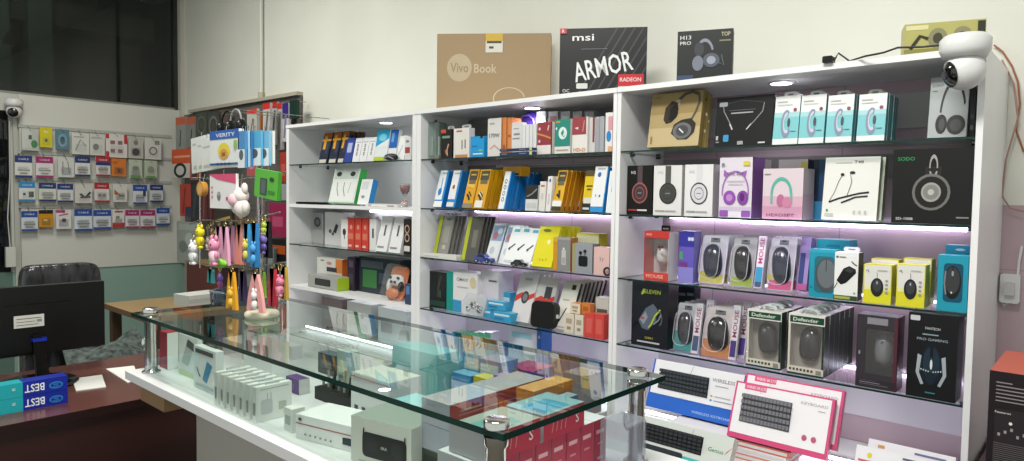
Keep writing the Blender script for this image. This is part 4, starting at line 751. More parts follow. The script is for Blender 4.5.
cp('cable_box', 'box', 'grey silver box near the right end of the middle top shelf', 595.5, 603.5, 117, D+.06, Z1, .1, '#aeb0b6', [('r', .4, 0, .5, 1, '#8f9198')], rough=.25)
cp('cable_box', 'box', 'white box with a blue oval and pink top against the right panel', 605, 612, 113, D+.04, Z1, .06, '#eceaea', [('e', .5, .4, .35, .14, '#2f8ad0'), ('r', .4, .55, 1, .9, '#e0a0ac'), ('r', .4, 0, 1, .15, '#e6b07c')], sidecol='#d8a0ac')
for k in range(5): cp('cable_box', 'box', 'clear topped small packet standing in the back row of the middle top shelf', 536+12*k, 545+12*k, 112, D+.17, Z1, .03, '#9ea3a4', [('r', .1, .5, .9, .9, ['#c9cccd', '#8a5a5a', '#b8c4bc', '#a9a9ae', '#c0c0c0'][k])], group='back row packets on the middle top shelf')

# second shelf
BL = '#1f86d6'
def cab(label, pl, pr, pt, body, art, n=0, beh='', lean=R(16), dy=.028, d=.022, Y=D+.03, side=None, **k):
    o = cp('cable_box', 'cable box', label, pl, pr, pt, Y, Z2, d, body, art, lean=lean, sidecol=side, **k)
    if n: rows(o, n, dy, beh, beh)
    return o
WBa = [('r', .0, .2, .8, 1, '#e9eef2'), ('r', 0, 0, .95, .16, '#eef0f0'), ('e', .42, .42, .2, .1, '#2a7ac8'), ('l', [(.3, .3), (.5, .5), (.45, .8)], .014, '#2a8ad8'), ('r', .3, .9, .8, .94, '#9ab0c0')]
cab('white box with a blue cable drawing, first from the left on the cable shelf', 433, 441.5, 172, BL, WBa, 2, 'blue sided box behind the first white cable box', side='#1a78c8')
cab('white and blue box with a red dot, second from the left on the cable shelf', 446, 454.5, 172, BL, [('r', .0, .22, .8, 1, '#e6e6e8'), ('r', .0, .02, .8, .14, '#e8e2da'), ('e', .4, .55, .14, .06, '#b04a3c'), ('r', .2, .9, .8, .93, '#a0a8b0')], 3, 'blue box behind the red dotted cable box', side='#1f6fb8')
YB = '#e0a21c'
YA = [('r', .12, .72, .92, .96, '#4a4434'), ('r', .2, .62, .85, .72, '#6b6248'), ('r', .25, .84, .8, .88, '#c9a850'), ('l', [(.25, .35), (.45, .28), (.6, .2)], .03, '#2c2a26'), ('l', [(.4, .42), (.7, .3)], .02, '#3a352c'), ('r', .05, .0, .95, .12, '#8f8878'), ('p', [(.1, .55), (.9, .5), (.9, .6), (.1, .62)], '#ecbb3c')]
cab('yellow cable box with dark label and grey foot, right of the blue dark gap', 462, 471.5, 171, YB, YA, 1, 'yellow box hidden behind the first yellow cable box')
cab('yellow cable box with dark label and white foot, left of the blue stack', 473, 483.5, 171, YB, YA[:3]+[('r', .1, .02, .8, .2, '#e6e4de'), ('e', .45, .35, .18, .08, '#efe6cc')]+YA[3:5], 6, 'yellow box in the dense stack left of the blue boxes', dy=.03, side='#dc9a14')
cab('white and blue box heading the stack of blue boxes on the cable shelf', 498, 504.5, 173, BL, [('r', 0, 0, .85, 1, '#e6ebf0')] + [('a', .42, .25+.16*q, .2, .06, 0, 360, .35, '#3a4a58') for q in range(4)], 6, 'blue box in the dense stack at the centre of the cable shelf', dy=.0305, side='#1672c6')
cp('cable_box', 'cable box', 'yellow box lying flat on top of the blue stack', 503, 521, 167, D+.1, Z2+.15, .06, '#d89a1c', [('r', .1, .1, .9, .3, '#3c3a34')])
cab('white squat box with a black top picture, right of the blue stack', 525, 537, 186, '#dadcdc', [('r', 0, .45, 1, 1, '#2d2b2d'), ('l', [(.1, .55), (.5, .65), (.9, .85)], .03, '#8a8a8c'), ('r', .1, .1, .9, .3, '#c8cbcb')], lean=R(4), d=.04)
cab('slim white box with a small red mark, right of the squat black topped box', 538.5, 544.5, 182, '#e4dfda', [('r', .2, .82, .8, .88, '#c0604a'), ('r', .3, .4, .7, .6, '#cfc8c0')], 2, 'white box behind the red marked slim box', lean=R(4))
cab('slim white box with a blue mark, left of the narrow yellow box', 545.5, 550, 177, '#e9e6e4', [('e', .5, .88, .2, .05, '#4a6a9a'), ('r', .3, .2, .7, .5, '#d0ccd0')], 2, 'white box behind the blue marked slim box', lean=R(6))
cab('yellow cable box with a white foot, leading the orange sided stack', 551, 560.5, 172, '#e3b023', YA[:3]+[('r', .0, .0, 1, .1, '#3a3630'), ('r', .0, .1, .95, .24, '#e6e6e2'), ('l', [(.3, .4), (.6, .3), (.5, .5)], .03, '#2c2a26')], 7, 'orange sided box in the dense stack right of the slim white boxes', dy=.03, side='#cc7f16')
cab('broad yellow box with a black foot, left of the tall white and blue box', 581.5, 592, 172, '#e4c21f', [('r', 0, .86, .9, 1, '#5a5030'), ('r', .2, .6, .8, .64, '#6a5a1a'), ('r', .3, .52, .7, .56, '#6a5a1a'), ('r', 0, .0, 1, .24, '#2a2a2a'), ('r', .1, .2, .9, .34, '#d8d8d0'), ('r', .1, .05, .7, .1, '#cfcfcf')], 3, 'yellow box behind the broad yellow box with black foot', lean=R(9), d=.03, dy=.036)
cab('tall white box with a blue globe mark and blue foot', 589.5, 602.5, 168, '#2a8fd8', [('r', 0, .12, .93, 1, '#ebebee'), ('e', .38, .82, .14, .055, '#2a6ab8'), ('e', .6, .35, .06, .03, '#3a5a7a'), ('e', .3, .36, .04, .03, '#c06a4a'), ('r', .2, .93, .8, .96, '#9ab0c0')], 2, 'blue sided box behind the tall globe marked box', side='#1c80cc', lean=R(12), Y=D+.02)
cab('white and cyan box squeezed in at the right end of the cable shelf', 605.5, 611, 172, '#e6eef2', [('r', .6, .5, 1, 1, '#28a0dc')], lean=R(9), Y=D+.02)
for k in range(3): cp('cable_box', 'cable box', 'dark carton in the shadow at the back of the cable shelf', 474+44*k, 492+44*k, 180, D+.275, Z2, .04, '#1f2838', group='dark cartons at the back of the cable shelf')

# third shelf
def leanpack(name, label, pl, pr, pt, c, art, lean=R(14), Y=D+.05, d=.006, z=Z3, cat='pack', **k):
    return cp(name, cat, label, pl, pr, pt, Y, z, d, c, art, lean=lean, **k)
GA = [('r', 0, 0, .24, 1, '#b5c02a'), ('r', .24, 0, .3, 1, '#5f5f50'), ('r', .3, 0, 1, 1, '#8b8a84'), ('r', .45, .35, .85, .75, '#9c9a90'), ('r', .55, .2, .75, .3, '#b5b3ac'), ('r', .5, .9, .8, .95, '#60605c')]
g1 = leanpack('case_pack', 'grey card pack with a lime strip, left one behind the flat white box', 432.5, 447, 216, '#83827a', GA, tab=(CLEAR, .4, .02)); simple_rows(g1, 3, .024, 'clear edged pack behind the left lime strip pack')
g2 = leanpack('case_pack', 'dark grey card pack with a lime strip, right one of the two', 461, 476, 217, '#6c6b66', GA[:1]+[('r', .24, 0, 1, 1, '#5c5a55'), ('r', .5, .3, .8, .7, '#7a786f')], tab=(CLEAR, .4, .02), Y=D+.035); simple_rows(g2, 3, .024, 'clear edged pack behind the right lime strip pack')
cp('flat_box', 'box', 'flat white box lying at the left front of the pack shelf', 421.5, 456, 253, D+.01, Z3, .06, '#e3e2dd', [('r', .1, .3, .5, .6, '#cfcfca')], topcol='#e6e6e2')
PA = [('r', .06, .55, .94, .95, '#8aa0c8'), ('e', .35, .68, .2, .1, '#b06a78'), ('e', .65, .8, .2, .08, '#c9d6e8'), ('r', .1, .1, .9, .5, '#dfe4e8'), ('e', .4, .3, .2, .1, '#b8c4cc')]
p1 = leanpack('photo_pack', 'white pack with a blue picture, left of two behind the blue toy car', 484, 496, 224, '#dce2ea', PA, lean=R(22)); simple_rows(p1, 2, .024, 'pale pack behind the left blue picture pack')
p2 = leanpack('photo_pack', 'white pack with a blue picture, right of two behind the blue toy car', 498, 510, 226, '#dce2ea', PA, lean=R(22), Y=D+.045); simple_rows(p2, 2, .024, 'pale pack behind the right blue picture pack')
for k, (a, b, t) in enumerate(((502, 511, 228), (511, 520, 228), (520, 529, 229))):
    leanpack('cable_pack', ['white pack with a black plug, left of three behind the black toy car', 'white pack with a black plug, middle of three behind the black toy car', 'white pack with a black plug, right of three behind the black toy car'][k], a, b, t, '#e9ebee', [('r', .3, .88, .9, .96, '#3aa8c8'), ('l', [(.2, .4), (.5, .48), (.8, .56)], .02, '#222226'), ('e', .3, .42, .1, .04, '#222226'), ('r', .1, .05, .9, .12, '#c8ccd2')], lean=R(24), Y=D+.03-.004*k, group='white plug packs on the pack shelf')
def toycar(label, px, Y, z, c, L=.075, rz=.25):
    root = empty('toy_car', (PX(px, Y, z), Y, z+.0012), (0, 0, rz)); tag(root, label, 'toy car'); s = L
    mb = MB(); prof = [(-.5, .08), (.5, .08), (.5, .18), (.42, .24), (.2, .27), (.06, .4), (-.22, .41), (-.36, .28), (-.5, .24)]
    mb.prism([(x*s, y_*s) for x, y_ in prof], -.19*s, .19*s, M(c, .15, .2, 1)); mb.build('car_body', root)
    MB().prism([(-.3*s, .275*s), (.15*s, .275*s), (.04*s, .385*s), (-.21*s, .39*s)], -.195*s, .195*s, M('#2a3038', .1)).build('car_windows', root)
    for a in (-.3, .3):
        for b in (-1, 1):
            w_ = MB(); w_.frust((a*s, b*.16*s, .095*s), (a*s, b*.215*s, .095*s), .095*s, .095*s, M('#121214', .5), 16); w_.frust((a*s, b*.21*s, .095*s), (a*s, b*.222*s, .095*s), .05*s, .05*s, M('#c8c8cc', .2, .8), 12); w_.build('wheel', root)
    return root
toycar('blue metal toy car parked on the front edge of the pack shelf', 484, D+.02, Z3, '#2c3f9a', .095, .15); toycar('small black toy car on the front edge of the pack shelf', 520, D+.015, Z3, '#1d2026', .075, .3)
y1p = leanpack('case_pack', 'bright yellow leaning pack, front one of the yellow heap', 531, 551, 228, '#e8dc14', [('e', .6, .62, .08, .06, '#f2efb0'), ('r', .35, .15, .38, .2, '#8a8420'), ('r', .5, .14, .53, .19, '#8a8420'), ('r', .65, .16, .68, .21, '#8a8420'), ('e', .4, .9, .2, .04, '#7a7428')], lean=R(20), Y=D+.03, d=.02); simple_rows(y1p, 4, .032, 'bright yellow pack in the heap behind the front yellow pack')
cp('earphone_box', 'box', 'orange and grey box with white buds, between yellow pack and dark bud case box', 553, 570, 237, D+.03, Z3, .05, '#8f8f90', [('r', 0, 0, .25, 1, '#dc9a26'), ('r', .25, .92, 1, 1, '#a8a6a2'), ('r', .5, .18, .75, .62, '#c9cac6'), ('r', .54, .22, .71, .4, '#a9aaa6'), ('e', .62, .66, .06, .04, '#e0e0dc'), ('r', 0, .85, .25, 1, '#e8b030')], sidecol='#c07a28')
cp('earphone_box', 'box', 'grey box with a black earbud case printed, yellow carton top behind it', 572, 592, 243, D+.025, Z3, .05, '#9a9ea6', [('r', .04, .0, .12, 1, '#b2a92a'), ('rr', .32, .22, .78, .58, '#1d1e24'), ('e', .42, .68, .08, .06, '#23252c'), ('e', .64, .74, .08, .06, '#23252c'), ('l', [(.44, .68), (.42, .6)], .02, '#23252c'), ('l', [(.66, .72), (.64, .6)], .02, '#23252c')], sidecol='#8a8c94')
cp('earphone_box', 'box', 'yellow and white carton standing behind the dark earbud case box', 576, 598, 233, D+.12, Z3, .06, '#e6d83a', [('r', 0, .5, 1, .95, '#f0ecc8')])
cp('earphone_box', 'box', 'pale pink box with tiny white buds, against the right panel', 593.5, 609, 247, D+.02, Z3, .05, '#e6bcb8', [('l', [(.42, .5), (.46, .6)], .014, '#9a8a8c'), ('l', [(.55, .48), (.6, .58)], .014, '#9a8a8c'), ('e', .42, .62, .05, .03, '#b0a0a0'), ('e', .6, .6, .05, .03, '#b0a0a0')], sidecol='#d8aca8')
mb = MB(); mb.tube([(.014*math.cos(q*.52), 0, .016+.014*math.sin(q*.52)) for q in range(12)], .004, M('#1c1c20', .3), 8, True); tag(mb.build('black_ring', None, (PX(607, D+.006, Z3), D+.0055, Z3+.002)), 'small black ring standing before the pale pink box', 'ring')

# fourth shelf
cp('graphics_box', 'box', 'dark green black box at the left end of the fourth shelf of the middle cabinet', 429.5, 446, 271, D+.06, Z4, .08, '#1d2422', [('r', .05, .05, .95, .2, '#24463a'), ('l', [(.5, .3), (.55, .6), (.7, .9)], .04, '#4a3c38'), ('r', .6, .3, .7, .5, '#2c5a4a')], rough=.2)
cp('router_box', 'router box', 'white box reading QMAX with a teal left edge', 446.5, 477, 271, D+.05, Z4, .1, '#e6e3e6', [('r', 0, 0, .22, 1, '#1f9a90'), ('t', 'QMAX', .52, .82, .38, .1, '#8a8a90'), ('r', .35, .62, .7, .65, '#b5b5ba'), ('e', .86, .78, .1, .14, '#d6c8a0'), ('r', .22, 0, .5, .3, '#3a9ad0')])
cp('router_box', 'router box', 'plain white box with grey print, right behind the QMAX box', 480.5, 498, 270, D+.075, Z4, .1, '#d9d4e0', [('r', .45, .76, .9, .8, '#6a6a74'), ('r', .0, .0, .02, 1, '#8a8890')])
bg = MB(); xa_ = PX(463, D+.02, Z4); bagm = mglass('bag_plastic', '#f0f2f4', 1.5, .12, .3, '#dfe2e6')
bg.prism([(0, 0), (.125, 0), (.13, .07), (.11, .098), (-.005, .1), (-.02, .06)], 0, .012, bagm, None, True)
bo = bg.build('jewel_bag', None, (xa_, D+.018, Z4+.006), (-.3, 0, 0)); tag(bo, 'clear plastic bag of small metal pieces before the QMAX box', 'bag')
jb = MB()
for k in range(26): jb.ell((.06+random.uniform(-.04, .05), -.0015+random.uniform(-.003, .002), .03+random.uniform(-.018, .03)), (.006, .004, .006), M(random.choice(['#8a8c90', '#c9ccd0', '#4c5056', '#b0a890']), .2, .7), 8, 5)
jo = jb.build('metal_pieces', bo); jo['kind'] = 'stuff'
def cyanbox(label, pl, pr, pt, Y, z, d=.05): return cp('adapter_box', 'box', label, pl, pr, pt, Y, z, d, '#3ba8d8', [('r', .1, .6, .9, .8, '#cfe6f0'), ('r', .1, .2, .6, .4, '#2a78b0')], topcol='#6fc0e0', rough=.2)
cyanbox('light blue small box, front right of the blue group on the fourth shelf', 492.5, 511, 311, D+.012, Z4); cyanbox('light blue small box, front left of the blue group on the fourth shelf', 477, 491.5, 308, D+.035, Z4)
h_ = PH(311, PX(492, D+.012, Z4), D+.012, Z4); cyanbox('light blue small box stacked on top at the front of the blue group', 487, 505, 300, D+.03, Z4+h_+.0035, .04)
cyanbox('light blue blister box standing behind the blue group', 502, 510, 292, D+.11, Z4, .05)
RW = [('r', 0, 0, 1, 1, '#d8d4d6'), ('p', [(0, .38), (.3, .48), (.6, .42), (1, .52), (1, .62), (.6, .54), (.3, .6), (0, .52)], '#d23c34'), ('e', .52, .5, .2, .13, '#3c3b40'), ('e', .52, .5, .13, .08, '#7a7a80'), ('r', .3, .85, .7, .9, '#a8a4a8')]
w1 = leanpack('watch_pack', 'white pack with a red ribbon and a round watch, left one', 510, 528, 274, '#d8d4d6', RW, lean=R(20), z=Z4, Y=D+.045, d=.018); simple_rows(w1, 3, .03, 'white pack behind the left red ribbon pack')
w2 = leanpack('watch_pack', 'white pack with a red ribbon and grey square picture, behind the black pouch', 529, 548, 278, '#d8d4d8', [RW[0], RW[1], ('r', .45, .55, .8, .8, '#4a4a50')], lean=R(20), z=Z4, Y=D+.055, d=.018)
pm = MB(); pm.rbox(-.057, .057, -.02, .02, 0, .107, .022, M('#0f0f11', .4)); po = pm.build('black_pouch', None, (PX(543, D+.02, Z4), D+.026, Z4+.004), (-.12, 0, .1)); tag(po, 'square black zip pouch standing on the fourth shelf', 'pouch')
zz_ = MB(); P_ = rrect(-.0575, -.0005, .0575, .1075, .022, 5); zz_.tube([(x, 0, z) for x, z in P_], .0022, M('#2c2c30', .3), 5, True); zz_.build('zipper', po); MB().box(.056, .066, -.004, .004, .045, .06, M('#d9d9d4', .5)).build('zip_tag', po)
FA = [('r', .0, .0, 1, 1, '#dedcd4'), ('r', .55, .84, .8, .95, '#2c2c30'), ('l', [(.3, .15), (.55, .45)], .014, '#3a3a3e'), ('r', .2, .6, .6, .63, '#b5a890'), ('r', .05, .03, .95, .06, '#b0a898')]
f1 = leanpack('film_box', 'white flat screen film box heading the slanted row right of the black pouch', 552, 568, 283, '#e0ddd6', FA, lean=R(24), z=Z4, Y=D+.04, d=.014, sidecol='#22242a'); simple_rows(f1, 6, .03, 'white film box in the slanted row behind the front film box')
def smallbox(label, pl, pr, pt, Y, z, c, art, d=.045, **k): return cp('small_box', 'small box', label, pl, pr, pt, Y, z, d, c, art, **k)
IC = [('r', .2, .5, .8, .75, '#b5a48c'), ('r', .3, .2, .7, .35, '#9a8c7a')]
smallbox('cream small box, front left below the orange one', 564, 573.5, 313, D+.02, Z4, '#e2d6c4', IC); smallbox('cream small box, front second below the orange one', 574.5, 583, 314.5, D+.018, Z4, '#e0d8c8', IC)
smallbox('red small box, left of the red pair on the fourth shelf', 584, 593.5, 313, D+.01, Z4, '#dc4a44', [('r', .2, .2, .8, .8, '#e0625a')]); smallbox('red small box, right of the red pair by the right panel', 594, 603.5, 314, D+.01, Z4, '#dc4a44', [('r', .2, .2, .8, .8, '#e0625a')])
h_ = PH(313, PX(564, D+.02, Z4), D+.02, Z4)+.003
smallbox('orange and cream small box stacked on the cream boxes', 570, 580, 303, D+.022, Z4+h_, '#e8d6c0', IC, sidecol='#dc7a30', topcol='#e08a40')
smallbox('orange small box stacked beside the orange and cream one', 581.5, 590, 303, D+.03, Z4+h_+.002, '#d98440', [('r', .2, .3, .8, .7, '#b86628')], d=.03)
smallbox('grey framed small box behind the red pair', 595, 608, 297, D+.075, Z4, '#c9ccc4', [('r', .1, .2, .9, .7, '#5a625c'), ('r', .2, .3, .5, .6, '#d9dcd6')], d=.06, topcol='#dfe0e4')

# goods on the base of the middle cabinet
cp('router_box', 'router box', 'tall white box with a cyan bar and blue spine, behind the glass counter', 508, 541, 320, 2.25, ZD, .07, '#e6e8f0', [('rr', .1, .72, .72, .82, '#a8dce6'), ('r', .86, .0, 1, 1, '#3a78d0'), ('t', 'A', .93, .8, .08, .06, '#e6eefa')], sidecol='#3a78d0')
for k in range(6):
    cp('jar_box', 'box', 'green capped clear box in the row at the left of the middle cabinet base', 452+6.5*k, 457.5+6.5*k, 332, 2.24, ZD, .06, '#c8cdd6', [('r', 0, .86, 1, 1, '#4aa87c'), ('r', .3, .1, .7, .8, '#9aa2b0')], group='green capped boxes', topcol='#4aa87c', rough=.15)
cp('flat_box', 'box', 'pink and purple box lying on the base of the middle cabinet', 506, 532, 366, 2.05, ZD, .14, '#5a3a98', [('r', .1, .2, .9, .8, '#6a4ab0')], topcol='#e0508c')
cp('flat_box', 'box', 'greyish brown carton lying at the right of the middle cabinet base', 562, 584, 372, 2.02, ZD, .11, '#857c80', topcol='#a79c9c')
mb = MB(); mb.ell((0, 0, .035), (.045, .03, .03), M('#e8d21a', .5), 16, 8); mb.ell((.03, 0, .06), (.02, .018, .02), M('#ecd62a', .5), 12, 8); mb.box(-.02, .02, -.035, -.03, .0, .02, M('#e6e6e6')); x_, y_ = gp(573, 372, ZD+.0); tag(mb.build('yellow_duster', None, (x_, 1.86, ZD+.006)), 'small yellow plush duster on the middle cabinet base', 'duster')
for k, (a, c, lab) in enumerate(((516, '#e0e8ee', 'white paper bag leaning in the middle cabinet base'), (428, '#6fa8b4', 'teal carton at the left end of the middle cabinet base'), (462, '#48a8d0', 'light blue carton on the middle cabinet base'), (478, '#7d86b8', 'lavender carton on the middle cabinet base'))):
    if k: cp('carton', 'carton', lab, a, a+22, 352+6*(k % 2), 2.04-.04*k, ZD, .1, c, [('r', .1, .6, .9, .9, '#cfe0e6')], topcol=['#fff', '#8fd0d8', '#6ab8dc', '#b8c0e0'][k])

# ------------------------------------------------------------------ goods: left cabinet
OA = [('r', 0, .84, 1, 1, '#9a5a20'), ('r', .2, .45, .5, .9, '#d99a2c'), ('r', .0, .72, 1, .8, '#e0a030'), ('r', .1, 0, .9, .12, '#c9c4b8'), ('r', .55, .3, .85, .7, '#3c4458')]
for k, (a, b) in enumerate(((318, 326.5), (328, 336), (337, 343.5))):
    o = cp('cable_pack', 'pack', ['navy and orange pack, left of three on the left cabinet top shelf', 'navy and orange pack, middle of three on the left cabinet top shelf', 'navy and orange pack, right of three on the left cabinet top shelf'][k], a, b, 134-1*k, D+.04, Z1, .012, '#2c3142', OA, lean=R(14))
    simple_rows(o, 3, .03, 'navy and orange pack behind the ' + ['left', 'middle', 'right'][k] + ' one of three')
def lc(label, pl, pr, pt, z, c, art, lean=0, Y=D+.04, d=.03, name='box_pack', cat='box', **k): return cp(name, cat, label, pl, pr, pt, Y, z, d, c, art, lean=lean, **k)
lc('blue booklet pack with a pale square, between orange packs and white boxes', 343.5, 351, 139, Z1, '#3448a0', [('r', .2, .4, .8, .8, '#aab4d8')], R(12), d=.012)
for k in range(3): lc(['white printed slim box, left of three', 'white printed slim box, middle of three', 'white printed slim box, right of three'][k]+' beside the blue booklet on the left cabinet', 352+7.2*k, 358.6+7.2*k, 139-.5*k, Z1, '#e4e6e8', [('t', '888', .5, .5, .25, .5, 90, '#7a7c80'), ('r', .1, .8, .9, .84, '#b0b4b8')], R(12), d=.014)
lc('cyan glossy pouch on white backing, on the left cabinet top shelf', 373.5, 386, 131, Z1, '#e3e8ea', [('r', 0, .45, 1, 1, '#28a0d0'), ('p', [(0, .45), (1, .7), (1, .45)], '#e3e8ea'), ('e', .5, .75, .3, .12, '#6fd0ec'), ('r', .0, 0, .9, .12, '#b8cc3a')], R(10), d=.02, rough=.15)
lc('deep blue and white pouch right of the cyan glossy pouch', 387, 395, 131, Z1, '#e6e8ea', [('r', 0, .4, 1, 1, '#2064b8'), ('r', .2, .6, .5, .9, '#60a8e0')], R(10), d=.02, rough=.15)
sh_ = MB(); sh_.ell((0, 0, .018), (.05, .022, .018), M('#2c2c2e', .4), 18, 8); sh_.tube([(-.03, -.02, .01), (.0, -.024, .02), (.045, -.02, .006)], .004, M('#8a8a90', .3), 6); tag(sh_.build('coiled_cable', None, (PX(390, D+.02, Z1), D+.026, Z1+.002)), 'small black coiled cable at the foot of the cyan pouch', 'cable')
lc('white slanted pack at the right of the deep blue pouch', 396, 403.5, 137, Z1, '#e9ebec', [('l', [(.2, .2), (.6, .6)], .03, '#c0c4c8')], R(12), d=.02)
lc('red and white small box, rightmost on the left cabinet top shelf', 404.5, 410.5, 137, Z1, '#dcdcdc', [('r', .1, .3, .9, .55, '#a84844'), ('e', .5, .8, .3, .06, '#8a8a8e')])
# second
mb = MB(); x0, x1 = PX(299, D+.05, Z2), PX(326, D+.05, Z2); mb.rbox(x0, x1, D+.03, D+.15, Z2+.0008, Z2+.014, .004, M('#1d1f21', .25)); tag(mb.build('tablet_slab'), 'flat black slab lying at the left of the left cabinet second shelf', 'slab')
lc('white box with green side and two printed handpieces in the left cabinet', 328, 353.5, 171, Z2, '#dfe6e0', [('r', .05, .7, .95, .98, '#c9d0cc'), ('e', .22, .84, .1, .07, '#3c3f42'), ('e', .75, .84, .1, .07, '#3c3f42'), ('r', .05, .06, .95, .68, '#e6e9e6'), ('l', [(.22, .6), (.25, .4), (.35, .2)], .018, '#8a9090'), ('l', [(.5, .6), (.5, .4), (.6, .2)], .018, '#8a9090'), ('l', [(.75, .6), (.7, .3)], .012, '#a0a8a4'), ('r', 0, 0, 1, .02, '#3a9a4c')], R(14), d=.045, sidecol='#3aa04c')
lc('white box with a blue spine leaning right of the green sided box', 357, 368, 181, Z2, '#e6e8ea', [('r', .1, .6, .7, .9, '#d0d4da'), ('e', .4, .3, .15, .06, '#8a9098')], R(14), d=.035, sidecol='#2a86cc')
mb = MB(); x0, x1 = PX(366, D+.02, Z2), PX(398, D+.02, Z2); mb.box(x0, x1, D+.015, D+.07, Z2+.0008, Z2+.014, M('#e3e3e2', .4)); mb.art((x0, D+.015, Z2), (x1-x0, 0, 0), (0, 0, .014), (0, -1, 0), [('r', .1, .3, .2, .7, '#c04a4a'), ('r', .7, .2, .9, .5, '#7a4a50')]); tag(mb.build('slim_box'), 'slim white box lying at the front of the left cabinet second shelf', 'box')
gb = MB(); x_ = PX(406, D+.04, Z2)-.022; gb.lathe([(0, 0), (.026, 0), (.022, .006), (.004, .012), (.004, .05), (.012, .062), (.024, .08), (.027, .115), (.026, .118), (0, .118)], mglass('goblet', '#e8ecee', 1.45, .03, .1), (0, 0, 0), 22)
go = gb.build('goblet', None, (x_, D+.05, Z2+.001)); tag(go, 'small clear goblet with dark red filling beside the right panel', 'goblet'); MB().lathe([(0, .064), (.012, .066), (.023, .082), (.0255, .108), (0, .108)], M('#8a2c30', .3), (0, 0, 0), 20).build('red_filling', go)
pf = MB()
for a, b, c in ((-.03, 0, .014), (-.014, .004, .02), (.0, -.002, .013)): pf.ell((a, b, c), (.013, .011, c), M('#d0a0a4', .6), 10, 6)
tag(pf.build('pink_figurine', None, (PX(399, D+.03, Z2)-.01, D+.085, Z2)), 'tiny pale pink figurine at the foot of the goblet', 'figurine')
# third
lc('grey box with a round black speaker printed, above the grey and lime box', 312, 323, 213, Z3, '#c9c9cb', [('r', .1, .45, .9, .98, '#a4a6aa'), ('e', .5, .7, .3, .17, '#4c4e54'), ('e', .5, .7, .16, .09, '#7a7c82')], Y=D+.15, d=.08)
lc('white box with black earpieces printed, beside the round speaker box', 325, 343, 212, Z3, '#dfdfe0', [('p', [(.45, .4), (.62, .66), (.75, .6), (.62, .36)], '#3a3c40'), ('e', .3, .42, .08, .06, '#5a5c60'), ('e', .45, .34, .07, .05, '#5a5c60')], Y=D+.12, d=.08)
lc('white slim box with a small black earphone, left of the red packs', 341, 347.5, 219, Z3, '#eceaea', [('e', .5, .55, .25, .12, '#3c3c40'), ('l', [(.5, .5), (.6, .3)], .02, '#555555')], Y=D+.06, tab=(TABM, .6, .012))
for k in range(3): lc(['red earphone box, left of the red three', 'red earphone box, middle of the red three', 'red earphone box, right of the red three'][k]+' on the left cabinet', 348+7*k, 354.3+7*k, 218, Z3, '#dc4538', [('r', .1, .3, .8, .5, '#e67a60'), ('e', .5, .7, .2, .08, '#e89a88'), ('r', .1, .05, .6, .12, '#e9c8c0')], Y=D+.06, tab=(TABM, .6, .012), sidecol='#b83028')
lc('white slim box with a dark stick printed, right of the red packs', 369.5, 376, 219, Z3, '#e6e6e6', [('r', .4, .4, .65, .7, '#4a4c50')], Y=D+.05, tab=(TABM, .6, .012))
for k, (a, b) in enumerate(((375.5, 386), (388, 399.5))):
    o = lc(['white leaning pack with a slim black device, left one', 'white leaning pack with a slim black device, right one'][k]+' in the left cabinet', a, b, 217, Z3, '#e9eaec', [('r', .45, .45, .6, .75, '#5a5c62'), ('r', .1, .1, .7, .15, '#8a8c92')], R(14), Y=D+.03, d=.012); simple_rows(o, 2, .026, 'white pack behind the '+['left', 'right'][k]+' leaning device pack')
lc('black box with gold twisted loops against the right panel of the left cabinet', 403.5, 410.5, 219, Z3, '#26201e', [('a', .5, .72, .35, .12, 0, 360, .3, '#c9a48a'), ('a', .5, .48, .35, .12, 0, 360, .3, '#d0b09a'), ('r', .1, .1, .9, .25, '#e0dcd8')], Y=D+.02)
# fourth
lc('white and orange speaker box stacked behind, above the lime sided box', 317, 342, 257, Z4, '#e2dcd8', [('r', .75, .5, 1, 1, '#e8843a'), ('e', .22, .9, .08, .03, '#8a8a8a'), ('r', .4, .52, .8, .68, '#3a3c42'), ('e', .5, .82, .1, .06, '#d98a8a')], Y=D+.14, d=.09, sidecol='#e8742c', name='speaker_box')
lc('grey speaker box with a black grille picture and lime side', 308, 337, 274, Z4, '#a9aca8', [('rr', .25, .25, .78, .78, '#2a2d2e'), ('rr', .29, .3, .74, .73, '#3c4042'), ('r', .06, .04, .9, .08, '#8a8c88')], Y=D+.03, d=.085, sidecol='#b4d62c', name='speaker_box')
lc('tall dark purple box between lime sided box and dark clear case', 347.5, 354.5, 257, Z4, '#33283a', [('r', .2, .7, .8, .9, '#5a4c68'), ('r', .2, .2, .8, .5, '#4a3c56')], Y=D+.11, d=.06)
lc('wide dark box with a green picture behind the gamepad pack', 359, 400, 256, Z4, '#2c3640', [('r', .05, .7, .6, .9, '#46525c'), ('r', .1, .15, .45, .65, '#3c7a46'), ('r', .5, .3, .9, .6, '#3b4c58')], Y=D+.13, d=.1, rough=.15)
gr = empty('gamepad_pack', (PX(389, D+.03, Z4), D+.05, Z4+.006), (-R(16), 0, 0)); tag(gr, 'clear pack holding a white gamepad on an orange card', 'gamepad')
gm = MB(); gm.rbox(-.07, .07, .012, .016, 0, .175, .03, M('#e07a44', .4)); gm.build('card', gr)
gp_ = MB(); WG_ = M('#e8e4e0', .3); gp_.ell((0, 0, .1), (.055, .018, .03), WG_, 20, 10, p=.7); gp_.ell((-.045, 0, .075), (.018, .017, .038), WG_, 14, 8); gp_.ell((.045, 0, .075), (.018, .017, .038), WG_, 14, 8)
for a, b in ((-.03, .11), (-.014, .088), (.014, .088), (.032, .11)): gp_.frust((a, -.012, b), (a, -.024, b), .008, .007, M('#2a2c34', .4), 12)
gp_.build('gamepad', gr)
gb_ = MB(); gb_.ell((.05, -.004, .07), (.016, .018, .03), M('#17181c', .2), 14, 8); gb_.build('black_grip', gr); MB().ell((-.01, -.0, .03), (.05, .016, .028), M('#e08048', .35), 16, 8).build('orange_base', gr)
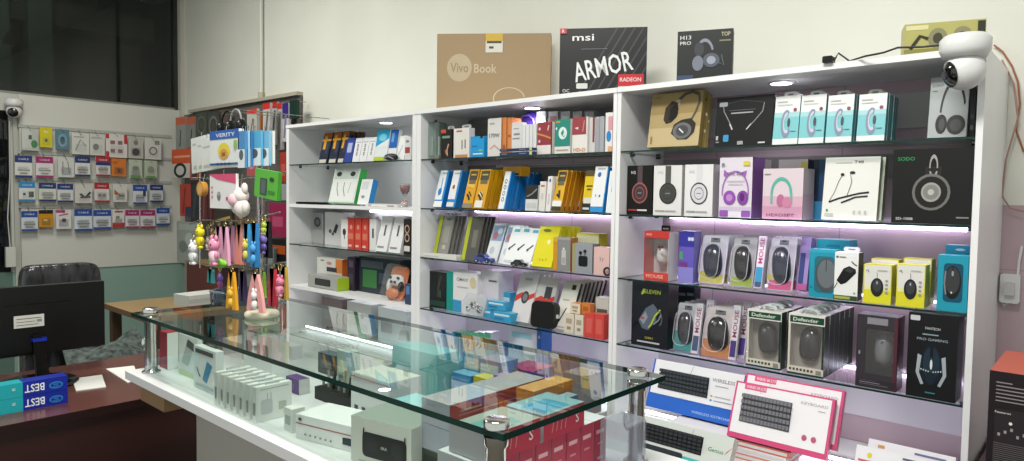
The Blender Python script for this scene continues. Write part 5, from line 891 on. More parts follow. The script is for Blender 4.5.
cs = MB(); cs.rbox(-.074, .074, -.03, -.029, .0, .18, .03, CLEAR); P0 = rrect(-.074, 0, .074, .18, .03); cs.add([(x, -.029, z) for x, z in P0]+[(x, .012, z) for x, z in P0], [((k+1) % len(P0), k, len(P0)+k, len(P0)+(k+1) % len(P0)) for k in range(len(P0))], CLEAR, True); cs.build('clear_shell', gr)
lc('small blue pack wedged between gamepad pack and right panel', 405, 410.5, 284, Z4, '#3a4a6a', [('r', .2, .5, .8, .9, '#5a86c0')], Y=D+.02)
# base of left cabinet
for k, (a, b, t, c, lab) in enumerate(((322, 343, 352, '#7a6a6c', 'brown carton at the left of the left cabinet base'), (347, 372, 345, '#b8bcb8', 'grey carton in the middle of the left cabinet base'), (378, 408, 350, '#c8d4d4', 'pale carton at the right of the left cabinet base'))):
    x0 = PX(a, 2.05, ZD); carton('carton', 'carton', lab, PX(a, 2.3, ZD), PX(b, 2.3, ZD)-.01, 2.3, ZD, .19, .12, c, [('r', .1, .3, .5, .6, '#9a9a9a')], topcol='#d0d4d2')

# ------------------------------------------------------------------ goods inside the glass counter
def cc(name, cat, label, pl, pr, pt, Y, d, body, front=(), hmax=.15, **k):
    x0 = PX(pl, Y, CB); x1 = PX(pr, Y, CB); h = min(PH(pt, x0, Y, CB), hmax)
    return carton(name, cat, label, x0, x1, Y, CB, h, d, body, front, **k)
cc('booklet', 'booklet', 'tall red booklet at the left end of the glass counter', 160, 167.5, 331, .775, .03, '#b0283a', [], sidecol='#dfe2de')
cc('case_pack', 'pack', 'white card pack with a slanted grey phone case, at the left of the glass counter', 179, 198, 333, .785, .012, '#dfe3e0', [('p', [(.15, .3), (.5, .25), (.85, .85), (.5, .92)], '#b5bab8'), ('p', [(.42, .74), (.8, .66), (.85, .85), (.5, .92)], '#4a4f50'), ('r', .0, .0, 1, .12, '#c5d8a8')])
cc('case_pack', 'pack', 'white pack with a blue gadget and small black plug in the glass counter', 194, 216, 345, .755, .02, '#dce2e2', [('p', [(.4, .25), (.6, .2), (.85, .65), (.62, .72)], '#2a86b0'), ('l', [(.15, .5), (.25, .35), (.32, .3)], .02, '#2c3438'), ('r', .1, .06, .9, .14, '#a9c0c4'), ('r', .1, .85, .9, .95, '#3c4446')], tab=(M('#2c3034', .3), .5, .01))
carton('accessory_box', 'box', 'pale green printed carton at the back left of the glass counter', -1.96, -1.83, .98, CB, .12, .05, '#c9d8c0', [('r', .1, .2, .4, .8, '#9ac070'), ('r', .5, .3, .9, .7, '#e6eae4')])
carton('accessory_box', 'box', 'white carton with dark printed letters behind the row of white cable packs', -1.79, -1.64, .90, CB, .125, .05, '#e2e6e6', [('rr', .1, .5, .3, .8, '#6a7476'), ('rr', .4, .5, .6, .8, '#6a7476'), ('rr', .7, .5, .9, .8, '#6a7476')])
xL, yL = gp(216, 405, CB); xR, yR = gp(258, 422, CB); _, yB = gp(282, 412, CB)
WP_ = M('#e3e5e2', .35)
for k in range(7):
    t = k/6; X = xL+(xR-xL)*t; hh = min(PH(370+15*t, X, yL, CB), .10); wy = .085; mb = MB()
    mb.box(-.008, .008, 0, wy, 0, hh*.93, WP_); mb.prism([(-.001, hh*.93), (.001, hh*.93), (.001, hh), (-.001, hh)], wy*.3, wy*.7, TABM)
    mb.art((.008, 0, 0), (0, wy, 0), (0, 0, hh*.93), (1, 0, 0), [('rr', .12, .2, .45, .62, '#c2c6c8'), ('r', .62, .25, .84, .48, '#b8beb0'), ('l', [(.3, .62), (.3, .8)], .01, '#9a9ea0'), ('l', [(.4, .62), (.4, .8)], .01, '#9a9ea0'), ('r', .1, .9, .9, .93, '#b0b4b4')])
    mb.art((-.008, 0, 0), (.016, 0, 0), (0, 0, hh*.93), (0, -1, 0), [('r', .2, .2, .8, .55, '#8f9492')])
    o = mb.build('cable_pack', None, (X, max(yL, .722), CB+.0008)); tag(o, 'white cable pack with its grey picture facing right, nearest and widest seen of the row' if k == 6 else 'narrow white cable pack in the close row inside the counter', 'pack', 'white cable packs in a row in the glass counter')
cc('small_box', 'small box', 'tiny white carton between the cable pack row and the long white box', 284, 292, 407, .745, .03, '#e0e2e0', [('r', .2, .3, .8, .7, '#a9b0a8')])
cc('accessory_box', 'box', 'purple box with a pale swirl behind the tiny white carton', 286, 299, 376, .90, .03, '#6a4a8c', [('l', [(.5, .2), (.6, .5), (.3, .7)], .03, '#a890c4')], sidecol='#cfd0d0')
# black strip with many small metal tips
tx, ty = gp(300, 402, CB); tr = empty('adapter_tray', (tx, ty+.04, CB+.0006)); tag(tr, 'black tray of small metal adapter tips behind the long white box', 'tray')
MB().box(0, .16, 0, .07, 0, .03, M('#141518', .4)).build('tray_base', tr)
for k in range(14): MB().frust((.008+.011*k, .02+.025*(k % 2), .03), (.008+.011*k, .02+.025*(k % 2), .048+.012*((k*7) % 3)), .0035, .003, M(['#8f9296', '#2a2c30', '#b5b0a0'][k % 3], .3, .6), 8).build('adapter_tip', tr)
# long white box, speaker box, tall white box
gx, gy = gp(296, 438, CB)
cprot('camera_box', 'box', 'long white box with a thin red line in the front of the glass counter', 296, 362, 414, max(gy, .722), CB, .09, R(12), '#e4e3e4', [('r', 0, .62, 1, .66, '#b84a50'), ('p', [(.72, .24), (.98, .2), (.98, .56), (.72, .5)], '#2f3a44'), ('e', .07, .82, .03, .07, '#5a5e62')] + [('r', .14+.08*q, .2, .17+.08*q, .28, '#8a8e92') for q in range(6)], topcol='#e8e8ea')
cprot('speaker_box', 'speaker box', 'white box showing a black double speaker, at the front of the glass counter', 351, 411, 421, .745, CB, .10, R(10), '#cfcdc6', [('rr', .2, .18, .93, .72, '#131517'), ('e', .36, .46, .1, .17, '#24282b'), ('e', .78, .46, .1, .17, '#24282b'), ('t', 'ERA', .57, .45, .1, .06, '#d0d0d0'), ('p', [(.21, .66), (.24, .66), (.24, .8), (.22, .8)], '#131517'), ('p', [(.89, .66), (.92, .66), (.92, .8), (.9, .8)], '#131517'), ('r', .15, .06, .55, .09, '#9a9a96')], h=.086, topcol='#8f9a92')
gx, gy = gp(352, 413, CB)
cp('accessory_box', 'box', 'upright white box with four small dark icons and red base line, behind the speaker box', 351, 389, 372, gy, CB, .09, '#d8dadb', [('r', 0, .02, 1, .06, '#c06a70')] + [('r', .1+.2*q, .12, .2+.2*q, .24, '#3c4044') for q in range(4)] + [('r', 0, .9, 1, .94, '#c08a8a')], topcol='#cdd2c6')
cc('accessory_box', 'box', 'teal carton with a dark square at the back of the glass counter', 392, 436, 345, 1.03, .07, '#86c8cc', [('r', .3, .3, .6, .6, '#1f5a68'), ('r', .1, .05, .9, .2, '#7cc4c8')])
cc('accessory_box', 'box', 'bright cyan flat carton beside the speaker box in the counter', 394, 420, 399, .90, .06, '#22a6c4', [], topcol='#9adce4')
# grey fronted, red sided long boxes
for k, (c, a) in enumerate((('#3c463e', [('r', .1, .3, .9, .8, '#2a302c')]), ('#a4a6b4', []), ('#a9abb8', []))):
    x0 = PX(421, .80, CB); x1 = PX(449, .80, CB)
    carton('router_box', 'router box', ['bottom box of the grey and red stack, dark green front', 'middle box of the grey and red stack in the glass counter', 'top box of the grey and red stack in the glass counter'][k], x0, x1, .80, CB+.0462*k, .045, .26, c, a, [('l', [(.08, .5), (.9, .5)], .03, '#e0a090'), ('r', .1, .62, .3, .7, '#e8b8b0'), ('r', .1, .2, .5, .26, '#e8b8b0')], sidecol='#c4463c', topcol='#b8b4bc')
x1 = PX(449, .80, CB)
carton('accessory_box', 'box', 'orange box with amber top added for a glass reflection, right of the red sided stack', x1+.012, x1+.055, .96, CB, .14, .12, '#d8823a', [('r', .1, .5, .9, .9, '#e09a50')], topcol='#e6a860')  # box added in place of the orange cable boxes' reflection in the glass
carton('accessory_box', 'box', 'lilac grey small carton behind the front corner post', x1+.012, x1+.055, .82, CB, .075, .1, '#a9aec4', [], topcol='#c0c4d4')
carton('accessory_box', 'box', 'white carton with navy letters low behind the front corner post', x1+.008, x1+.06, .755, CB, .05, .05, '#e6e6ea', [('t', 'POWER', .45, .45, .7, .35, '#2f3a6c')], topcol='#e9e9ee')
carton('accessory_box', 'box', 'blue grey carton between lilac carton and red spines', x1+.058, x1+.083, .93, CB, .12, .13, '#5a7490', [('r', .1, .3, .9, .7, '#8aa4bc')], topcol='#a0b8c8')
# row of red spined boxes facing the right end
XR = -.705
for k in range(8):
    y0, _z = onX(516+12.4*k, 450, XR); hh = .092; mb = MB(); tk = .0405
    y0 = .728+.0415*k
    mb.box(-.10, 0, 0, tk, 0, hh, M('#b8b4bc', .4), right=M('#b93a50', .4), top=M('#c9ccd0', .4))
    mb.art((0, 0, 0), (0, tk, 0), (0, 0, hh), (1, 0, 0), [('r', .2, .72, .8, .8, '#e6b0b8'), ('r', .3, .5, .7, .54, '#d88a98'), ('r', .3, .2, .7, .25, '#e6b0b8'), ('r', 0, 0, .04, 1, '#8c2838')])
    tag(mb.build('charger_box', None, (XR, y0, CB+.0008)), 'upright box with a red spine at the right end of the glass counter', 'box', 'red spined boxes in the counter')
for k, (ya_, L_) in enumerate(((.735, .125), (.868, .115))):
    mb = MB(); mb.box(-.085, 0, 0, L_, 0, .044, M('#a9a4ac', .4), right=M('#c23a50', .4), top=M('#8fb8c4' if k else '#a8b0a8', .4)); mb.art((0, 0, 0), (0, L_, 0), (0, 0, .044), (1, 0, 0), [('l', [(.2+.1*q, .25), (.2+.1*q+.03, .7)], .012, '#f0c0a8') for q in range(4)] + [('t', 'S', .8, .5, .08, .4, '#f4e8e8')])
    mb.art((-.085, 0, .044), (.085, 0, 0), (0, L_, 0), (0, 0, 1), [('r', .3, .1, .9, .7, '#38a0c8' if k else '#6aa8a4')])
    tag(mb.build('charger_box', None, (XR+.004, ya_, CB+.0945)), ['red box with slanted strokes lying on the red spines, nearer the front post', 'red box with slanted strokes and blue top lying on the red spines, farther one'][k], 'box')
tub = MB(); tub.rbox(-.03, .03, -.03, .03, 0, .10, .008, mglass('milky_plastic', '#e6e8ee', 1.4, .15, .2, '#c6c8d4')); tag(tub.build('clear_bag', None, (-.665, 1.055, CB+.0008)), 'milky clear plastic sleeve beside the right end post', 'bag')

# ------------------------------------------------------------------ keychain stand on the counter
SX, SY = gp(262, 317, GZ)
ks = empty('keychain_stand', (SX, SY, GZ)); tag(ks, 'wire display stand with a round cream base on the glass counter', 'stand')
WIRE = M('#a9a9a4', .25, .9)
MB().lathe([(0, .0008), (.041, .0008), (.045, .004), (.045, .012), (.040, .017), (0, .018)], M('#e2dcc0', .4), (0, 0, 0), 28).build('round_base', ks)
MB().frust((0, 0, .017), (-.03, .0, .50), .003, .003, WIRE, 10).build('pole', ks)
def bar(pts, y=SY, r=.0022):
    P = [((onY(a, b, y)[0]-SX), y-SY, onY(a, b, y)[1]-GZ) for a, b in pts]; return MB().tube(P, r, WIRE, 6).build('wire_bar', ks)
bar([(192, 178), (240, 180), (286, 172)]); bar([(190, 224), (200, 220), (240, 221), (280, 212)]); bar([(206, 266), (245, 268), (286, 262)])
for px in (200, 262): bar([(px, 140), (px, 268)], SY+.045)
TX, TY = gp(238, 306, GZ)
mb = MB(); mb.lathe([(0, .001), (.075, .001), (.082, .004), (.084, .038), (.087, .04), (.084, .042), (.080, .038), (.078, .006), (0, .004)], mglass('tub_plastic', '#c6d0da', 1.45, .05, .12, '#8a98a8'), (0, 0, 0), 30); tag(mb.build('round_tub', None, (PX(240, .985, GZ), .985, GZ)), 'low clear round tub on the glass behind the keychain stand', 'tub')
def keychain(label, px, py, plen, c, kind='strap', w=.02, c2=None, yo=0, grp='keychains on the counter stand'):
    y = SY-.012+yo; x, z = onY(px, py, y); L = plen*.0031
    root = empty('keychain', (x, y, z)); tag(root, label, 'keychain', grp)
    if kind == 'fig': root.scale = (1.35, 1.2, 1.25)
    MB().tube([(.006*math.cos(q*.6283), 0, -.004+.007*math.sin(q*.6283)) for q in range(10)], .0011, M('#c9b46a', .2, 1), 5, True).build('ring', root)
    m = M(c, .35)
    if kind == 'strap':
        mb = MB()
        for s_ in (-1, 1):
            pts = [(0, 0, -.01), (s_*w*.35, 0, -L*.3), (s_*w*.8, 0, -L*.65), (s_*w*1.1, 0, -L*1.02)]
            v = [];
            for (a, b, q) in pts: v += [(a-.0115, -.004, q), (a+.0115, -.004, q), (a+.0115, .004, q), (a-.0115, .004, q)]
            n = len(pts); fs = [(4*i+j, 4*i+(j+1) % 4, 4*(i+1)+(j+1) % 4, 4*(i+1)+j) for i in range(n-1) for j in range(4)]+[(3, 2, 1, 0), (4*n-4, 4*n-3, 4*n-2, 4*n-1)]
            mb.add(v, fs, m)
        mb.build('strap', root)
        if c2:
            f = MB(); f.ell((0, -.004, -L*.62), (.011, .009, .012), M(c2, .5), 12, 8); f.ell((0, -.004, -L*.85), (.010, .008, .013), M(c2, .5), 12, 8)
            for s_ in (-1, 1): f.ell((s_*.007, -.004, -L*.62+.013), (.004, .004, .006), M(c2, .5), 8, 6)
            f.build('charm', root)
    else:
        f = MB(); mm = m
        f.tube([(0, 0, -.009), (0, 0, -L*.3)], .0014, M('#6a6a6a', .5), 5)
        f.ell((0, 0, -L*.42), (w*.62, w*.5, w*.6), mm, 14, 9); f.ell((0, 0, -L*.42-w*1.05), (w*.55, w*.45, w*.7), M(c2 or c, .45), 14, 9)
        for s_ in (-1, 1):
            f.ell((s_*w*.4, 0, -L*.42+w*.62), (w*.2, w*.16, w*.3), mm, 8, 6); f.ell((s_*w*.55, -.002, -L*.42-w*.9), (w*.2, w*.2, w*.35), mm, 8, 6); f.ell((s_*w*.28, -.001, -L*.42-w*1.75), (w*.24, w*.3, w*.2), mm, 8, 6)
        f.build('figure', root)
        e = MB()
        for s_ in (-1, 1): e.ell((s_*w*.22, -w*.46, -L*.40), (w*.07, w*.06, w*.09), M('#1c1c1e', .3), 6, 5)
        e.build('eyes', root)
    return root
for a in (
    ('white rabbit-like keychain figure at the left end of the middle wire', 193, 236, 22, '#e4e6e6', 'fig', .022, '#d2d6d8', -.0),
    ('yellow block keychain figure hanging above the white figure', 200, 223, 16, '#ecdc20', 'fig', .020, '#e4d016', -.04),
    ('brown and white small keychain figure left of the pink straps', 208, 226, 28, '#a9988a', 'fig', .012, '#c9c0b4', .02),
    ('pale pink keychain strap, left of three pink straps', 219, 223, 34, '#e6a0c4', 'strap', .014, None, .0),
    ('pale pink keychain strap, middle of three pink straps', 225, 223, 37, '#e8aacb', 'strap', .013, None, -.02),
    ('pale pink keychain strap, right of three pink straps', 231, 222, 36, '#e49ac0', 'strap', .012, None, .01),
    ('pink keychain figure with a pale face, at the foot of the pink straps', 214, 232, 22, '#e890b4', 'fig', .024, '#f0c8d8', -.05),
    ('coral keychain strap hanging right of the pink straps', 240, 221, 38, '#ea9480', 'strap', .014, None, 0),
    ('light blue keychain strap, left of the blue pair', 247, 220, 36, '#3a98d0', 'strap', .008, '#d8c85a', 0),
    ('blue keychain strap, right of the blue pair', 255, 219, 40, '#2a80c4', 'strap', .008, '#4aa0e0', -.02),
    ('violet keychain figure at the right end of the middle wire', 263, 221, 30, '#7a66b4', 'fig', .016, '#5a4a8c', 0),
    ('lime small keychain figure above the violet one', 264, 216, 14, '#b0c43a', 'fig', .010, '#c8d060', -.04),
    ('violet and pink keychain figure at the left end of the lowest wire', 220, 267, 20, '#7c5cc0', 'fig', .013, '#c05a8c', 0),
    ('orange yellow keychain strap hanging from the lowest wire', 232, 268, 36, '#eaa420', 'strap', .017, '#e8b83a', -.02),
    ('pink keychain strap with a white charm on the lowest wire', 256, 270, 34, '#eda0a0', 'strap', .030, '#e6e2e0', -.04),
    ('red keychain strap right of the pink one on the lowest wire', 273, 265, 34, '#c43040', 'strap', .008, None, 0),
    ('pink bear-like keychain figure at the right end of the lowest wire', 280, 265, 26, '#e07a9a', 'fig', .016, '#e890aa', -.01)):
    keychain(a[0], a[1], a[2], a[3], a[4], a[5], a[6], a[7], a[8])
x, z = onY(219, 263, SY-.04); mb = MB(); mb.ell((0, 0, 0), (.045, .012, .013), M('#7ecb3a', .35), 20, 8); mb.ell((-.03, -.002, .006), (.02, .012, .012), M('#8ed648', .35), 12, 7); mb.tube([(0, 0, .01), (.02, .02, .09), (.015, .03, .125)], .0012, M('#888888', .4), 5); tag(mb.build('green_toy', None, (x, SY-.04, z)), 'lime green soft toy ring under the pink keychain figure', 'toy')
# packs hung on the upper wire
def hung(name, cat, label, l, r, t, b, y, d, body, art, group=None, sidecol=None, tilt=0):
    x0, z0 = onY(l, b, y); x1, _ = onY(r, b, y); _, z1 = onY((l+r)/2, t, y); wd = x1-x0; h = z1-z0; mb = MB()
    mb.box(-wd/2, wd/2, 0, d, 0, h, M(body, .35), right=M(sidecol, .35) if sidecol else None); mb.art((-wd/2, 0, 0), (wd, 0, 0), (0, 0, h), (0, -1, 0), art)
    mb.tube([(0, d*.5, h), (0, d*.5, h+.01), (.004, d*.5, h+.014)], .0012, WIRE, 5)
    return tag(mb.build(name, None, (x0+wd/2, y, z0), (0, tilt, 0)), label, cat, group)
VA = [('r', 0, .76, 1, 1, '#2f62b8'), ('t', 'VERITY', .55, .87, .66, .1, '#e6edf6'), ('e', .5, .44, .2, .22, '#ecd43a'), ('e', .5, .36, .14, .14, '#d8a048'), ('r', .44, .3, .56, .4, '#a85a30'), ('r', .02, .06, .98, .12, '#2a6090')]+[('e', .3+.13*q, .09, .05, .04, '#2a4a78') for q in range(4)]+[('r', .86, .5, .96, .7, '#8ac060')]
for k in range(3): hung('lamp_pack', 'pack', ['white pillow pack at the far left of the upper wire of the stand', 'white pack, second from the left on the upper wire', 'white pack just left of the blue headed bulb pack'][k], 192+5*k, 212+5*k, 136+2*k, 172-k, SY+.03-.018*k, .008, '#e0e2de', [('r', .1, .1, .9, .2, '#b8c0b0'), ('r', .1, .8, .5, .84, '#c4c8c4')], tilt=R(-4))
hung('bulb_pack', 'pack', 'white pack reading VERITY on blue with a yellow bulb, front of the upper wire', 210, 239, 130, 168, SY-.03, .014, '#e4e7e4', VA)
for k in range(6): hung('cable_pack', 'pack', ['blue and white pack beside the yellow bulb pack', 'pale blue pack, second right of the bulb pack', 'pale blue pack, third right of the bulb pack', 'sky blue pack with small dark picture on the upper wire', 'sky blue and white pack right of the sky blue one', 'white oval printed pack at the right end of the upper wire'][k], 238+[0, 3, 6, 9, 21, 27][k], 245+[0, 3, 6, 16, 24, 32][k]-[0, 0, 0, 0, 0, 4][k], 131, [168, 167, 167, 166, 166, 164][k], SY-.03+.009*k, .006, ['#4a8cc8', '#9cc4dc', '#3a7ab8', '#5ab0dc', '#7ab8dc', '#dfe4e4'][k], [('r', 0, 0, 1, .5, ['#dfe6ea', '#4a86b8', '#dfe6ea', '#e3eaec', '#e3eaec', '#d8dedd'][k]), ('e', .5, .35, .3, .14, '#5a6468')])
hung('mouse_card', 'pack', 'white and pink card with a small mouse picture below the bulb pack', 210, 236, 174, 208, SY-.03, .008, '#eceaea', [('p', [(0, .98), (.3, .84), (1, .72), (1, 1), (0, 1)], '#e0507c'), ('e', .36, .36, .07, .13, '#7a7e86'), ('e', .36, .42, .04, .05, '#b0b4ba'), ('r', .64, .24, .74, .34, '#e0507c')]+[('r', .08, .3+.14*q, .14, .36+.14*q, '#d8688c') for q in range(3)])
hung('green_pack', 'pack', 'green pack with a dark strip at the right under the upper wire', 254, 277, 170, 198, SY-.022, .01, '#5ab83a', [('r', .25, .1, .55, .7, '#3c4648'), ('r', .3, .15, .5, .65, '#586468'), ('e', .75, .7, .1, .08, '#2f4a28'), ('r', .6, .2, .9, .3, '#3f8a2c')], sidecol='#489a30', tilt=R(6))
tn = MB(); x, z = onY(205, 189, SY); tn.frust((0, .0, 0), (0, -.016, 0), .022, .022, M('#c88a3c', .35), 22); tn.frust((0, -.016, 0), (0, -.0165, 0), .016, .016, M('#e0b060', .3), 20); tn.tube([(0, -.005, .022), (0, 0, .045)], .0012, WIRE, 5); tag(tn.build('round_tin', None, (x, SY, z)), 'small round orange tin hanging left of the pink mouse card', 'tin')
pl_ = MB(); x, z = onY(248, 196, SY); PW = M('#e6dcd6', .9)
for a in ((0, 0, 0, .026, .02, .022), (.004, 0, -.033, .028, .02, .026), (-.018, 0, .006, .012, .01, .02), (.02, 0, .02, .012, .008, .016), (-.02, -.004, -.03, .014, .012, .02), (.028, -.002, -.03, .012, .01, .018)): pl_.ell(a[:3], a[3:], PW, 14, 9)
pl_.ell((-.012, -.016, -.012), (.02, .012, .018), M('#e3b8c4', .9), 12, 8); pl_.tube([(0, 0, .02), (0, .004, .06)], .0012, WIRE, 5)
tag(pl_.build('plush_toy', None, (x, SY-.02, z)), 'fluffy white and pink plush toy hanging right of the pink mouse card', 'plush toy')

# ------------------------------------------------------------------ wall niche full of hung packs behind the stand
pb_ = MB(); pb_.box(-6.2, -4.30, YW-.02, YW-.002, .80, 2.085, M('#6b6864', .7)); pb_.box(-4.30, -3.76, YW-.02, YW-.002, .80, 1.78, M('#6b6864', .7)); tag(pb_.build('pegboard'), 'dark board full of hanging packs between the white board and the cabinets', 'board')
NY = 2.42
_ni = [0]
def niche(label, l, r, t, b, c, art, y=NY, d=.019, name='accessory_pack', group=None):
    _ni[0] += 1; y = y+.08-.026*(_ni[0] % 12) if not (t < 121 and l > 255) else 2.55-.022*(_ni[0] % 6)
    x0, z0 = onY(l, b, y); x1, _ = onY(r, b, y); _, z1 = onY((l+r)/2, t, y); wd = x1-x0; h = z1-z0; mb = MB()
    mb.rbox(-wd/2, wd/2, 0, d, 0, h, min(wd, h)*.06, M(c, .4)); mb.art((-wd/2, 0, 0), (wd, 0, 0), (0, 0, h), (0, -1, 0), art)
    far = YW-.022-y
    mb.tube([(0, d, h*.95), (0, far, h*.97)], .003, WIRE, 6)
    return tag(mb.build(name, None, (x0+wd/2, y, z0)), label, 'pack', group)
def coil(c): return [('a', .5, .5, .38, .36, 0, 360, .22, c), ('a', .5, .5, .26, .24, 0, 360, .2, '#2b2b2e')]
for it in (
    ('orange headed clear pack at the top left of the dark board', 176, 186, 117, 150, '#8f938e', [('r', 0, .76, 1, 1, '#cf5a34'), ('l', [(.4, .1), (.5, .6)], .03, '#2e3436')]),
    ('orange headed clear pack, second from the left at the top of the dark board', 187, 195, 117, 148, '#7a807c', [('r', 0, .76, 1, 1, '#c8502e'), ('l', [(.5, .1), (.6, .6)], .04, '#23282a')]),
    ('red orange pack with a black coil, hung before the left edge of the dark board', 172, 193, 149, 178, '#c9c6c0', [('r', 0, .5, 1, 1, '#dc4f22'), ('r', .1, .7, .9, .78, '#e8a070'), ('a', .4, .26, .3, .26, 0, 360, .35, '#26282a')]),
    ('red glove-like pack on the lower left of the dark board', 180, 191, 184, 216, '#b8402e', [('r', .5, .0, 1, .3, '#2a3a58'), ('l', [(.3, .1), (.5, .9)], .05, '#8c2c20')]),
    ('dark cable pack beside the red glove-like pack', 191, 200, 182, 222, '#2a2e32', [('l', [(.3, .1), (.6, .9)], .06, '#3f464a')]),
    ('dark clear pack with looped black cord near the top of the dark board', 196, 207, 112, 138, '#3b4038', coil('#55604e')),
    ('dark clear pack with looped grey cord near the top of the dark board', 208, 219, 112, 140, '#3a3c3a', coil('#6a6e6a')),
    ('maroon pack with cords in the middle of the dark board', 200, 212, 186, 222, '#5e2a2c', [('l', [(.3, .0), (.4, 1)], .04, '#8c4a48'), ('l', [(.7, .0), (.6, 1)], .04, '#2a2022')]),
    ('red headed clear pack left of the wide red headed one', 247, 257, 109, 142, '#b4b2ae', [('r', 0, .86, 1, 1, '#d8322c'), ('l', [(.3, .1), (.6, .7)], .03, '#5a5c5a'), ('l', [(.6, .1), (.7, .7)], .02, '#8a6a3a')]),
    ('orange edged pack between the two red headed packs', 257.5, 261, 112, 142, '#b06a34', []),
    ('wide red headed clear pack, first of three with slanted wires', 263, 270, 103, 145, '#c6c4c2', [('r', 0, .85, 1, 1, '#dc332c'), ('l', [(.3, .0), (.7, .8)], .04, '#6a6c70')]),
    ('wide red headed clear pack, second of three with slanted wires', 270.5, 277, 102, 145, '#bdbcba', [('r', 0, .85, 1, 1, '#d42f2a'), ('l', [(.2, .0), (.7, .8)], .04, '#55585c')]),
    ('wide red headed clear pack, third of three with slanted wires', 277.5, 282, 103, 150, '#c9c8c6', [('r', 0, .87, 1, 1, '#dc332c'), ('l', [(.3, .0), (.6, .8)], .05, '#7a7c80')]),
    ('violet headed white pack at the top right of the dark board', 282.5, 288.5, 103, 142, '#d4d2da', [('r', 0, .6, 1, 1, '#3c2c8c'), ('l', [(.3, .1), (.6, .7)], .05, '#8a88a0')]),
    ('dark green pack at the top right corner beside the cabinet', 289.5, 297, 100, 119, '#1d3a30', []),
    ('red pack behind the green pack beside the cabinet', 280, 286.5, 152, 182, '#a8382c', [('r', .2, .2, .8, .6, '#c8584a')]),
    ('magenta pack hung beside the cabinet', 269, 286.5, 203, 236, '#9a2450', [('r', .2, .3, .8, .6, '#b84a70')]),
    ('black pack with an orange label beside the cabinet', 266, 286.5, 239, 262, '#1c1a1c', [('r', .05, .4, .95, .75, '#b0501c')]),
    ('grey clear pack low beside the cabinet', 262, 274, 247, 280, '#6d7472', [('l', [(.3, .1), (.5, .9)], .04, '#3a4040'), ('r', .5, .5, .9, .8, '#8a9290')]),
    ('black cable pack lowest beside the cabinet', 275.5, 286.5, 262, 300, '#2c2326', [('l', [(.3, .1), (.5, .9)], .03, '#4a3c40'), ('r', .0, .0, 1, .35, '#4c2430')]),
    ('pink red wrapped pack in the middle right of the dark board', 247, 256, 155, 176, '#c05a60', [('e', .5, .5, .3, .2, '#d88a90')]),
    ('grey bag with small parts hung low at the left of the dark board', 177, 198, 222, 262, '#8d9590', [('e', .3, .4, .2, .15, '#6a746e'), ('e', .6, .6, .2, .15, '#aab2ac'), ('r', .1, .8, .9, .95, '#9ea69f')]),
    ('olive dark pack between cords in the middle of the dark board', 214, 232, 210, 226, '#3c342c', [('l', [(.1, .3), (.9, .6)], .08, '#b89a4a')])):
    niche(*it)
for q, (px_a, py_a) in enumerate(((227, 124), (236, 123))):
    NY = 2.04-.10*q; x, z = onY(px_a, py_a, NY); hb = empty('headphones', (x, NY, z)); tag(hb, ['dark headphones hanging near the top centre of the dark board', 'silver and black headphones hanging near the top centre of the dark board'][q], 'headphones')
    MB().tube([(.07*math.cos(R(a)), 0, .08*math.sin(R(a))) for a in range(0, 181, 15)], .006, M('#17181a' if q == 0 else '#9a9ca0', .3), 6).build('headband', hb)
    for s_ in (-1, 1): MB().ell((s_*.07, 0, -.02), (.022, .035, .04), M('#1c1d20', .3), 12, 8).build('ear_cup', hb)
    mb = MB(); mb.tube([(0, 0, .08), (0, YW-.022-NY, .085)], .003, WIRE, 6); mb.build('hook', hb)

